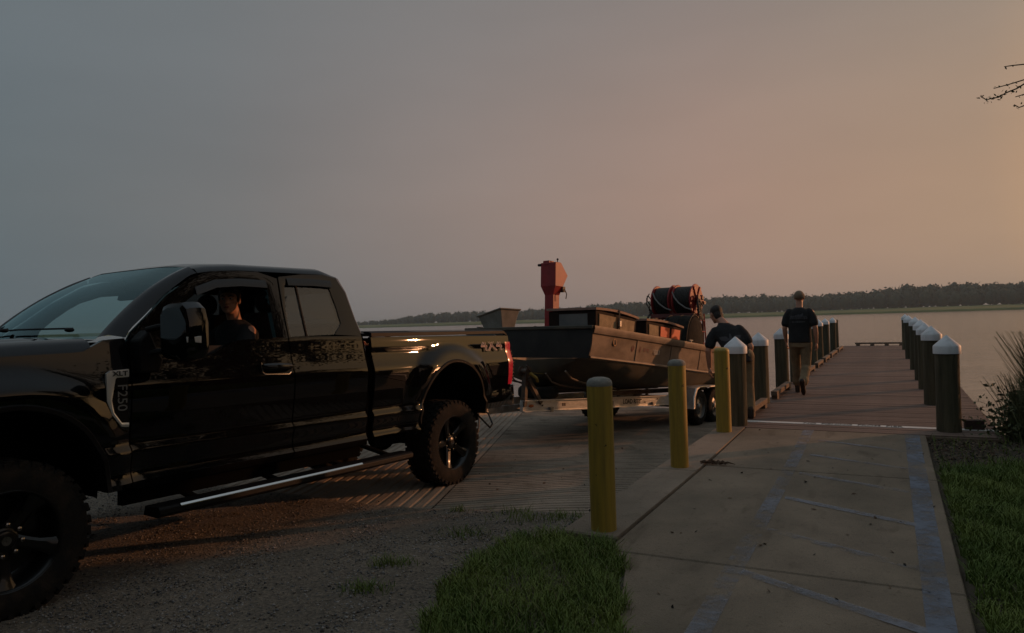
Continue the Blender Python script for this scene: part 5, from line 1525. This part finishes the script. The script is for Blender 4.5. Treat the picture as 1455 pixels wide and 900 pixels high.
# --- the driver at the open window
def driver():
    t = empty('person', (0, 0, 0), (0, 0, 0), 'young dark-haired driver in a black shirt sitting at the open truck window', 'person')
    TM = Matrix.Translation(truck.location) @ truck.rotation_euler.to_matrix().to_4x4()
    # local here: x forward, y to the driver's left, z up, origin on the seat
    t.matrix_world = TM @ Matrix.Translation((2.275, .46, 1.20))
    mb = MB()
    f = Vector((.76, .65, -.02)).normalized(); u = Vector((.06, .04, 1))
    hc = Vector((.10, .03, .69))
    P, Mh = head(mb, hc, f, u, 1.0)
    limb(mb, [(.03, .01, .50), (.045, .01, .55), (.07, .02, .62)], [.062, .056, .056])
    torso(mb, [(0, 0, .0, .13, .17), (0, 0, .12, .115, .16), (.0, 0, .30, .12, .17), (.01, 0, .43, .11, .19), (.02, 0, .49, .08, .12)])
    AR = {1: [(.03, .19, .43), (.16, .25, .20), (.38, .15, .22)], -1: [(.03, -.19, .43), (.18, -.24, .20), (.40, -.12, .24)]}
    for s_, p in AR.items():
        limb(mb, p, [.055, .043, .029]); hand(mb, p[2], (Vector(p[2]) - Vector(p[1])), (.2, 0, -1), s_, .9)
    for s_ in (1, -1): limb(mb, [(.05, s_ * .10, .06), (.45, s_ * .13, .10), (.60, s_ * .12, -.22)], [.085, .062, .045])
    body = remesh('body', mb, .0065, mat('brightened_driver_skin', (.62, .32, .21), .5, col2=(.54, .27, .175), scale=14), t, 4)  # driver's skin lightened in place of sunlight that misses his face
    mb = MB(); torso(mb, [(0, 0, -.02, .15, .19), (0, 0, .12, .14, .18), (0, 0, .30, .145, .195), (.01, 0, .43, .13, .205), (.02, 0, .49, .105, .15), (.03, .005, .535, .066, .07)])
    for s_, p in AR.items():
        a, b = Vector(p[0]), Vector(p[1]); limb(mb, [a + Vector((0, -s_ * .03, .0)), a.lerp(b, .35), a.lerp(b, .75)], [.073, .074, .07])
    remesh('shirt', mb, .010, M_tee, t, 5)
    mb = MB()
    for s_ in (1, -1): limb(mb, [(.02, s_ * .10, .06), (.45, s_ * .13, .10), (.60, s_ * .12, -.20)], [.10, .075, .06])
    remesh('trousers', mb, .012, M_dkpants, t, 3)
    mb = MB(); mb.ball(P(0, -.022, .055), (.084, .096, .080), 20, 14, Mh); mb.ball(P(0, .045, .088), (.066, .045, .032), 14, 10, Mh); mb.ball(P(0, -.055, .0), (.077, .058, .075), 16, 10, Mh)
    for s_ in (1, -1): mb.ball(P(s_ * .070, .010, .03), (.016, .022, .05), 10, 8, Mh)
    remesh('hair', mb, .007, M_hair, t, 2)
    for s_ in (1, -1):
        mb = MB(); mb.ball(P(s_ * .030, .083, .012), (.014, .011, .008), 10, 8, Mh); ey = mb.build('eye', M_eye, t)
        mb = MB(); mb.ball(P(s_ * .030, .0915, .012), (.006, .004, .006), 8, 6, Mh); mb.build('pupil', M_dark, ey)
        mb = MB(); limb(mb, [P(s_ * .014, .096, .030), P(s_ * .034, .092, .036), P(s_ * .052, .074, .030)], [.004, .005, .003], 6); mb.build('eyebrow', M_hair, t)
    mb = MB(); mb.ball(P(0, .099, -.056), (.022, .006, .009), 10, 6, Mh); mb.build('lips', mat('lip_skin', (.26, .075, .06), .5), t)
    return t
driver()

# ------------------------------------------------------------------ grass, gravel, litter
M_grass = mat('grass_blade', (.070, .125, .012), .7, col2=(.170, .215, .034), scale=1.7, detail=6)
M_reed = mat('reed_blade', (.075, .085, .03), .8, col2=(.14, .13, .05), scale=3)
def blades(P, H, W_, lean, mats, name, mask_m=None, kind='stuff', par=None):
    n = len(P)
    a = rng.random(n) * 2 * np.pi
    side = np.stack([np.cos(a), np.sin(a), np.zeros(n)], -1)
    b = rng.random(n) * 2 * np.pi
    bend = np.stack([np.cos(b), np.sin(b), np.zeros(n)], -1) * (lean * (rng.random(n) ** .7) * H)[:, None]
    up = np.array([0, 0, 1.0])
    h = H[:, None]; w = W_[:, None]
    p0, p1 = P - side * w, P + side * w
    m = P + bend * .30 + up * h * .55
    p2, p3 = m - side * w * .75, m + side * w * .75
    m2 = P + bend * .70 + up * h * .88
    p4, p5 = m2 - side * w * .4, m2 + side * w * .4
    tip = P + bend * 1.15 + up * h * (1.0 - .25 * lean)
    V = np.stack([p0, p1, p2, p3, p4, p5, tip], 1).reshape(-1, 3)
    i = np.arange(n)[:, None] * 7
    T = np.concatenate([i + np.array([[0, 1, 3]]), i + np.array([[0, 3, 2]]), i + np.array([[2, 3, 5]]), i + np.array([[2, 5, 4]]), i + np.array([[4, 5, 6]])])
    return link(name, np_mesh(name, V, T, mats), parent=par, kind=kind)

def scatter(n, fn, u0, u1, v0, v1):
    """random spots with density fn(u,v) in 0..1"""
    u = rng.uniform(u0, u1, n); v = rng.uniform(v0, v1, n)
    k = rng.random(n) < fn(u, v)
    return u[k], v[k]
def lump(u, v, s=1.0, k=0):
    return .5 + .25 * np.sin(u * 5.1 * s + 1.3 + k) * np.cos(v * 4.3 * s + .7 + k) + .25 * np.sin(u * 11.7 * s + v * 9.1 * s + 2 * k)
def to_xyz(u, v, dz=0):
    return np.stack([S.x * u + D.x * v, S.y * u + D.y * v, ground_z(u, v) + dz], -1)

# tuft between the gravel lot and the walk
def patch(u, v):
    x = S.x * u + D.x * v; y = S.y * u + D.y * v
    # outline in world metres, as seen: from the bollard foot round to the gravel
    poly = np.array([(.50, 3.2), (.53, 3.7), (.60, 4.25), (.60, 4.55), (.38, 4.80), (.15, 4.92), (-.03, 4.84), (-.18, 4.55), (-.34, 4.15), (-.48, 3.75), (-.47, 3.4), (-.42, 3.0), (.3, 2.6)])
    ins = np.zeros(len(x), bool); j = len(poly) - 1
    for i in range(len(poly)):
        xi, yi = poly[i]; xj, yj = poly[j]
        c = ((yi > y) != (yj > y)) & (x < (xj - xi) * (y - yi) / (yj - yi + 1e-9) + xi)
        ins ^= c; j = i
    return ins
u, v = scatter(120000, lambda a, b: patch(a + .10 * (lump(a, b, 2.2) - .5), b + .12 * (lump(a, b, 2.7, 2) - .5)) * (.6 + .4 * (lump(a, b, 1.6, 1) > .45)), -3.2, .2, 2.0, 5.4)
P_ = to_xyz(u, v); hh = (.04 + .075 * rng.random(len(u))) * (.6 + .7 * lump(u, v, 1.4))
blades(P_, hh, .0022 + .0018 * rng.random(len(u)), 1.0, M_grass, 'grass_tuft')
mb = MB()
# the earth mound under the tuft
def mound(a, b):
    ang = b * 2 * math.pi; x0, y0 = .02, 3.95
    rr = 1 + .08 * math.sin(3 * ang)
    x = x0 + .46 * rr * a * math.cos(ang); y = y0 + .95 * rr * a * math.sin(ang)
    uu = S.x * x + S.y * y; v_ = D.x * x + D.y * y
    return (x, y, float(ground_z(uu, v_)) + .05 * (1 - a ** 2) - .012)
mb.grid(mound, 8, 32); mb.build('soil_mound', M_soil, smooth=60, kind='structure')
k_ = rng.random(len(u)) < .05
blades(P_[k_] + rng.normal(0, .02, (k_.sum(), 3)) * [1, 1, 0], hh[k_] * 1.1, .0018 + .001 * rng.random(k_.sum()), 1.5, mat('dry_straw', (.20, .17, .07), .8, col2=(.13, .12, .04), scale=6), 'dry_straw')
# stray tufts over the gravel and along the ramp edge
u = np.concatenate([rng.normal(c[0], c[2], c[3]) for c in ((-2.75, 4.97, .09, 70), (-3.25, 4.98, .05, 60), (-2.85, 3.55, .08, 160), (-2.7, 3.1, .08, 140), (-2.5, 4.8, .16, 160), (-2.25, 4.9, .10, 120), (-2.75, 4.3, .14, 140))])
v = np.concatenate([rng.normal(c[1], c[2] * .6, c[3]) for c in ((-2.75, 4.97, .09, 70), (-3.25, 4.98, .05, 60), (-2.85, 3.55, .08, 160), (-2.7, 3.1, .08, 140), (-2.5, 4.8, .16, 160), (-2.25, 4.9, .10, 120), (-2.75, 4.3, .14, 140))])
blades(to_xyz(u, v), .02 + .05 * rng.random(len(u)), .002 + .0015 * rng.random(len(u)), 1.2, M_grass, 'stray_grass')
# lawn right of the walk
def lawn_d(a, b):
    edge = .30 + .05 * lump(a * 0, b, 3.0)
    dirt = smooth(7.2, 8.0, b + .5 * (a - .4) * 0 - .55 * (a - .6)) * (a < 1.25)
    return (a > edge) * (1 - .97 * dirt) * (.5 + .5 * (lump(a, b, 1.3, 3) > .36))
u, v = scatter(230000, lawn_d, .2, 4.2, 1.6, 10.5)
hh = (.04 + .075 * rng.random(len(u))) * (.6 + .8 * lump(u, v, .9, 5))
blades(to_xyz(u, v), hh, .0026 + .002 * rng.random(len(u)), 1.0, M_grass, 'lawn_grass')

# gravel stones
def stones(n_try, dens, u0, u1, v0, v1, smin, smax, m, name, flat=.7):
    u, v = scatter(n_try, dens, u0, u1, v0, v1)
    n = len(u); c = to_xyz(u, v, .002)
    o = np.array([(1, 0, 0), (-1, 0, 0), (0, 1, 0), (0, -1, 0), (0, 0, 1), (0, 0, -1)], float)
    fc = np.array([(0, 2, 4), (2, 1, 4), (1, 3, 4), (3, 0, 4), (2, 0, 5), (1, 2, 5), (3, 1, 5), (0, 3, 5)])
    s_ = (smin + (smax - smin) * rng.random(n) ** 2.5)[:, None, None]
    V = o[None] * (.65 + .7 * rng.random((n, 6, 1))) * s_ * [1, 1, flat]
    a = rng.random(n) * 6.28; ca, sa = np.cos(a)[:, None], np.sin(a)[:, None]
    V = np.stack([V[..., 0] * ca - V[..., 1] * sa, V[..., 0] * sa + V[..., 1] * ca, V[..., 2]], -1) + c[:, None]
    F = (fc[None] + np.arange(n)[:, None, None] * 6).reshape(-1, 3)
    return V.reshape(-1, 3), F, n
GS = [mat('pale_stone', (.30, .28, .26), .85), mat('tan_stone', (.22, .175, .13), .85), mat('grey_stone', (.13, .128, .13), .85), mat('dark_stone', (.06, .057, .055), .85)]
def gravel_d(a, b):
    x = S.x * a + D.x * b; y = S.y * a + D.y * b
    vis = (y > 2.6) & (np.abs(x) < .8 * y + .6)
    near = 1 / (1 + (y / 4.6) ** 3)
    return vis * near * (b < 5.03) * (a < -1.75) * (.30 + .7 * (lump(a, b, .55, 2) > .42)) * np.where(patch(a, b), .1, 1)
V, F, n = stones(190000, gravel_d, -9, -1.6, -1.5, 5.03, .0035, .0115, None, 'gravel')
me = np_mesh('gravel_stones', V, F, GS, np.repeat(rng.choice(4, n, p=[.30, .28, .24, .18]), 8)); link('gravel_stones', me, kind='stuff')

# leaf litter: along the curb and on the bare earth beside the pier
M_litter = [mat('brown_leaf', (.085, .05, .028), .9), mat('pale_leaf', (.16, .115, .07), .9), mat('black_leaf', (.02, .016, .012), .9)]
Cl = []
for k in range(700):
    v_ = rng.uniform(4.4, 9.3); u_ = -2.08 - abs(rng.normal(0, .06))
    if (math.sin(v_ * 2.3) + math.sin(v_ * 5.1 + 1)) * .5 + .3 < rng.random() - .2: continue
    Cl.append(UV(u_, v_, ramp_z(UV(u_, v_)) + .012) if v_ > 5.04 else UV(u_, v_, -.18))
for k in range(2600):
    u_ = .3 + abs(rng.normal(0, .5)); v_ = 9.3 - abs(rng.normal(0, 1.0)); Cl.append(UV(u_, v_, float(ground_z(u_, v_)) + .012))
for k in range(60):
    u_, v_ = rng.uniform(-1.6, .25), rng.uniform(3, 9.3); Cl.append(UV(u_, v_, .006))
for k in range(60):
    u_, v_ = rng.uniform(-4.5, -2.2), rng.uniform(5.2, 9.5); Cl.append(UV(u_, v_, ramp_z(UV(u_, v_)) + .006))
Cl = np.array([c[:] for c in Cl])
P_, F_ = leaf_cards(Cl, .011 + .014 * rng.random(len(Cl)) ** 2, up=3.0)
link('leaf_litter', np_mesh('leaf_litter', P_, F_, M_litter, rng.choice(3, len(F_), p=[.5, .2, .3])), kind='stuff')
# dried weed clump on the curb
t = empty('dry_weed', UV(-1.62, 6.98, .006), (0, 0, PIER_ROT), 'small clump of dried weed lying across the curb joint', 'weed')
for k in range(16):
    a = random.uniform(-.5, .4); L = random.uniform(.06, .17)
    x0, y0 = random.uniform(-.12, .10), random.uniform(-.04, .04)
    MB().tube([(x0, y0, .006), (x0 + L * .5 * math.cos(a), y0 + L * .5 * math.sin(a), .018 + random.random() * .012), (x0 + L * math.cos(a), y0 + L * math.sin(a), .006)], [.006, .008, .003], 5).build('stem', M_litter[0], t)
# dark timber block and scraps at the right front of the pier
t = empty('timber_block', UV(.80, 10.02, .004), (0, 0, PIER_ROT + .05), 'short dark timber block standing on the pier boards beside the nearest right piling', 'timber block')
MB().box((0, 0, .055), (.20, .11, .11)).build('block_body', mat('dark_reddish_timber', (.045, .025, .02), .85, col2=(.08, .045, .035), scale=9, stretch=(1, 6, 6)), t, bevel=.006)
mb = MB(); mb.lathe([(.035, 0), (.035, .006), (.012, .010)], (.04, 0, .11), seg=10); mb.build('bolt_washer', M_steel, t)

# reeds and a leafy shrub at the water's edge, right
def shrub_bed():
    t = empty('reed_clump', UV(1.56, 9.8, -.08), (0, 0, 0), 'tall dark reeds and weeds growing beside the front right corner of the pier', 'reeds')
    n = 5200
    u = rng.normal(.16, .33, n); v = rng.normal(.0, .35, n)
    k = u > -.42; u, v = u[k], v[k]; n = len(u)
    P0 = np.stack([S.x * u + D.x * v, S.y * u + D.y * v, np.full(n, -.05)], -1)
    H = (.65 + .85 * rng.random(n)) * np.where(u > -.12, 1, .62)
    blades(P0, H, .0035 + .003 * rng.random(n), .55, M_reed, 'reed_blades', par=t)
    m_ = 12000
    c = np.stack([rng.normal(.12, .30, m_), rng.normal(0, .30, m_), np.abs(rng.normal(.15, .24, m_))], -1)
    c = c[(c[:, 2] < .62)]
    Cw = np.stack([S.x * c[:, 0] + D.x * c[:, 1], S.y * c[:, 0] + D.y * c[:, 1], c[:, 2]], -1)
    Pp_, Fp = leaf_cards(Cw, .018 + .022 * rng.random(len(Cw)))
    link('leaves', np_mesh('leaves', Pp_, Fp, mat('weed_leaf', (.045, .06, .018), .7, col2=(.09, .095, .03), scale=5)), parent=t, kind='stuff')
    for k in range(14):
        uu, vv_ = random.uniform(-.45, .3), random.uniform(-.3, .3); hgt = random.uniform(.4, .8)
        b0 = Vector((S.x * uu + D.x * vv_, S.y * uu + D.y * vv_, -.03)); tip = b0 + Vector((random.uniform(-.12, .08), random.uniform(-.08, .08), hgt))
        MB().tube([b0, b0.lerp(tip, .5) + Vector((.02, 0, .03)), tip], [.005, .004, .002], 5).build('stem', M_reed, t)
shrub_bed()

# ------------------------------------------------------------------ trees on the right bank
M_bark = mat('grey_bark', (.05, .04, .03), .95, col2=(.10, .085, .065), scale=10, stretch=(1, 1, .3), bump=.8, bscale=22)
M_leaf = mat('tree_leaf', (.040, .055, .016), .75, col2=(.085, .095, .030), scale=1.2)
def tree(x, y, hgt, spread, n_leaf, seed, label, twigs=None, low=.30):
    rs = np.random.default_rng(seed); rr = random.Random(seed)
    uu, vv_ = S.x * x + S.y * y, D.x * x + D.y * y
    z0 = float(ground_z(uu, vv_)) - .1
    t = empty('tree', (x, y, z0), (0, 0, 0), label, 'tree')
    mb = MB()
    trunk = [Vector((.10 * math.sin(i * .9 + seed), .10 * math.cos(i * 1.1 + seed), hgt * .82 * i / 8)) for i in range(9)]
    mb.tube(trunk, [.24 * (1 - .085 * i) * hgt / 9 for i in range(9)], 10)
    ends = []
    for i in range(16):
        f = low + (1 - low) * .85 * i / 15
        b0 = trunk[min(int(f * 8), 7)].lerp(trunk[min(int(f * 8) + 1, 8)], f * 8 % 1)
        a = i * 2.399 + rr.random() * .6
        L = spread * (1.0 - .55 * max(0, f - .45)) * rr.uniform(.75, 1.05)
        pts = [b0 + Vector((math.cos(a) * L * q, math.sin(a) * L * q, L * (.55 * q - .22 * q * q))) + Vector((rr.uniform(-.1, .1), rr.uniform(-.1, .1), rr.uniform(-.08, .08))) * q * 2 for q in (0, .3, .6, .85, 1)]
        mb.tube(pts, [.075 * hgt / 9, .055, .035, .02, .01], 6)
        for q in (.35, .55, .75, .95):
            c = pts[0].lerp(pts[-1], q) if q < .3 else pts[min(int(q * 4), 3)].lerp(pts[min(int(q * 4) + 1, 4)], q * 4 % 1)
            for k in range(3):
                e_ = c + Vector((rr.gauss(0, .5), rr.gauss(0, .5), rr.gauss(.1, .35)))
                mb.tube([c, c.lerp(e_, .5) + Vector((0, 0, .05)), e_], [.014, .009, .004], 4); ends.append(e_)
    extra = []
    if twigs:
        for pts in twigs:
            P_ = [Vector(p) - Vector((x, y, z0)) for p in pts]
            mb.tube(P_, [.005 + .006 * i / len(P_) for i in range(len(P_))], 5)
            root = min(trunk, key=lambda q: (q - P_[-1]).length)
            mb.tube([P_[-1], P_[-1].lerp(root, .5) + Vector((0, 0, .25)), root], [.012, .03, .06], 6)
    mb.build('trunk', M_bark, t)
    ends = np.array([e_[:] for e_ in ends])
    per = n_leaf // len(ends)
    C = (ends[:, None] + rs.normal(0, .24, (len(ends), per, 3)) * [1.2, 1.2, .8]).reshape(-1, 3)
    Pl, Fl = leaf_cards(C, .05)
    if twigs:
        cs = []
        for i, pts in enumerate(twigs):
            P_ = [np.array(p) - np.array((x, y, z0)) for p in pts]
            for a, b in zip(P_[:-1], P_[1:]):
                for k in range((11 if i == 2 else 3)):
                    f = .15 if k % 3 else .85
                    cs.append(a + (b - a) * f + rs.normal(0, .017, 3))
        P2, F2 = leaf_cards(np.array(cs), .017)
        Fl = np.concatenate([Fl, F2 + len(Pl)]); Pl = np.concatenate([Pl, P2])
    link('crown', np_mesh('crown', Pl, Fl, M_leaf), parent=t)
    return t
TW = [[(5.695, 8.0, 4.191), (5.808, 8.03, 4.212), (6.041, 8.06, 4.237), (6.6, 8.05, 4.25)],
      [(5.565, 8.0, 3.946), (5.727, 7.98, 3.981), (5.873, 7.95, 4.017), (6.075, 7.9, 4.059), (6.7, 7.8, 4.2)],
      [(5.418, 8.0, 3.854), (5.481, 8.0, 3.819), (5.562, 8.02, 3.841), (5.642, 8.04, 3.855), (5.724, 8.03, 3.901), (5.83, 8.0, 3.938), (5.937, 7.96, 4.007), (6.117, 7.92, 4.098), (6.7, 7.8, 4.2)],
      [(5.81, 8.0, 3.842), (5.916, 8.0, 3.871), (6.071, 7.97, 3.946), (6.4, 7.9, 4.1)],
      [(5.791, 8.0, 3.754), (5.846, 8.0, 3.72), (5.911, 8.0, 3.742), (6.107, 7.97, 3.833), (6.5, 7.9, 4.0)]]
tree(9.9, 6.9, 13.0, 2.0, 34000, 3, 'leafy tree whose thin leafy twigs reach into the sky at the right edge', TW)

# the wooded bank beyond it, out of frame, that the truck mirrors and that shades the landing
def bank_wood():
    ico = bmesh.new(); bmesh.ops.create_icosphere(ico, subdivisions=2, radius=1)
    iv = np.array([v.co[:] for v in ico.verts]); if_ = np.array([[v.index for v in f.verts] for f in ico.faces]); ico.free()
    spots = []
    for i in range(120):
        az = 80 + 98 * (i / 119) + rng.normal() * 1.2; d_ = rng.uniform(17, 27)
        spots.append((d_ * math.sin(R(az)), d_ * math.cos(R(az)), d_ * rng.uniform(.29, .325), 2.3, .34))
    for i in range(46):
        az = 150 + 112 * (i / 45) + rng.normal() * 1.5; d_ = rng.uniform(9, 14)
        spots.append((d_ * math.sin(R(az)), d_ * math.cos(R(az)), rng.uniform(8, 11), 2.2, .34))
    for i in range(90):
        x = rng.uniform(9.6, 12.0); y = .345 * (x - 10) + 8.15 - 9.5 * (i / 89) ** 1.3
        spots.append((x, y, rng.uniform(4.2, 4.8) if y > 6.8 else rng.uniform(3.4, 4.6), 1.15, .17))
    C = []; sz = []; cv = []; cf = []; nb = 0
    for x, y, h_, r_, ls in spots:
        k = 900
        p = rng.normal(size=(k, 3)); p /= np.linalg.norm(p, axis=1)[:, None]; p *= (.6 + .4 * rng.random(k) ** .5)[:, None]
        C.append(p * [r_, r_, h_ * .5] + [x, y, h_ * .5 - .1]); sz.append(np.full(k, ls) * (.5 + .8 * rng.random(k)))
        cv.append(iv * (.80 + .15 * rng.random((len(iv), 1))) * [r_, r_, h_ * .5] + [x, y, h_ * .47 - .1]); cf.append(if_ + nb); nb += len(iv)
    P_, F_ = leaf_cards(np.concatenate(C), np.concatenate(sz))
    T = np.concatenate([F_[:, [0, 1, 2]], F_[:, [0, 2, 3]], np.concatenate(cf) + len(P_)])
    link('bank_wood', np_mesh('bank_wood', np.concatenate([P_, np.concatenate(cv)]), T, mat('darkened_foliage', (.014, .020, .008), .85, col2=(.03, .036, .014), scale=1.0)), kind='stuff')  # foliage darkened in colour so its reflection in the truck stays black
bank_wood()

# ------------------------------------------------------------------ smoky air
hz_m = bpy.data.materials.new('smoky_air'); hz_m.use_nodes = True
t_ = hz_m.node_tree; t_.nodes.clear()
ho = N(t_, 'ShaderNodeOutputMaterial'); hv = N(t_, 'ShaderNodeVolumePrincipled')
hv.inputs['Color'].default_value = (.62, .80, .90, 1); hv.inputs['Density'].default_value = .00025; hv.inputs['Anisotropy'].default_value = .2
LK(t_, hv.outputs[0], ho.inputs['Volume'])
mb = MB(); mb.box((0, 0, 15), (9400, 9400, 42)); mb.build('haze', hz_m, smooth=0, kind='stuff')

# mooring line coiled on the bow, ratchet strap over the long bin
t = aboard('rope_coil', 1.86, .30, 1.745, 0, 'loose coil of pale rope lying on the bow beside the red tower', 'rope')
MB().tube([((.13 + .012 * math.sin(i * 1.7)) * math.cos(i * .55), (.11 + .012 * math.cos(i * 2.1)) * math.sin(i * .55), .012 + .0011 * i + .004 * math.sin(i)) for i in range(46)], .011, 6, cap=True).build('rope_strand', mat('pale_rope', (.34, .28, .20), .9, bump=.6, bscale=60), t)
t = aboard('tie_strap', 2.28, -1.17, 1.775, 0, 'dark webbing strap drawn over the long bin at the bow', 'strap', ry=.055)
MB().loft([[(x, -.052, -.01) , (x, -.048, .29), (x, -.02, .325), (x, .4, .335), (x, .80, .33)] for x in (-.02, .02)], cap=False, closed=False).build('webbing', mat('dark_webbing', (.03, .03, .034), .9), t)
MB().box((0, -.062, .10), (.06, .03, .09)).build('ratchet', M_galv, t, bevel=.006)
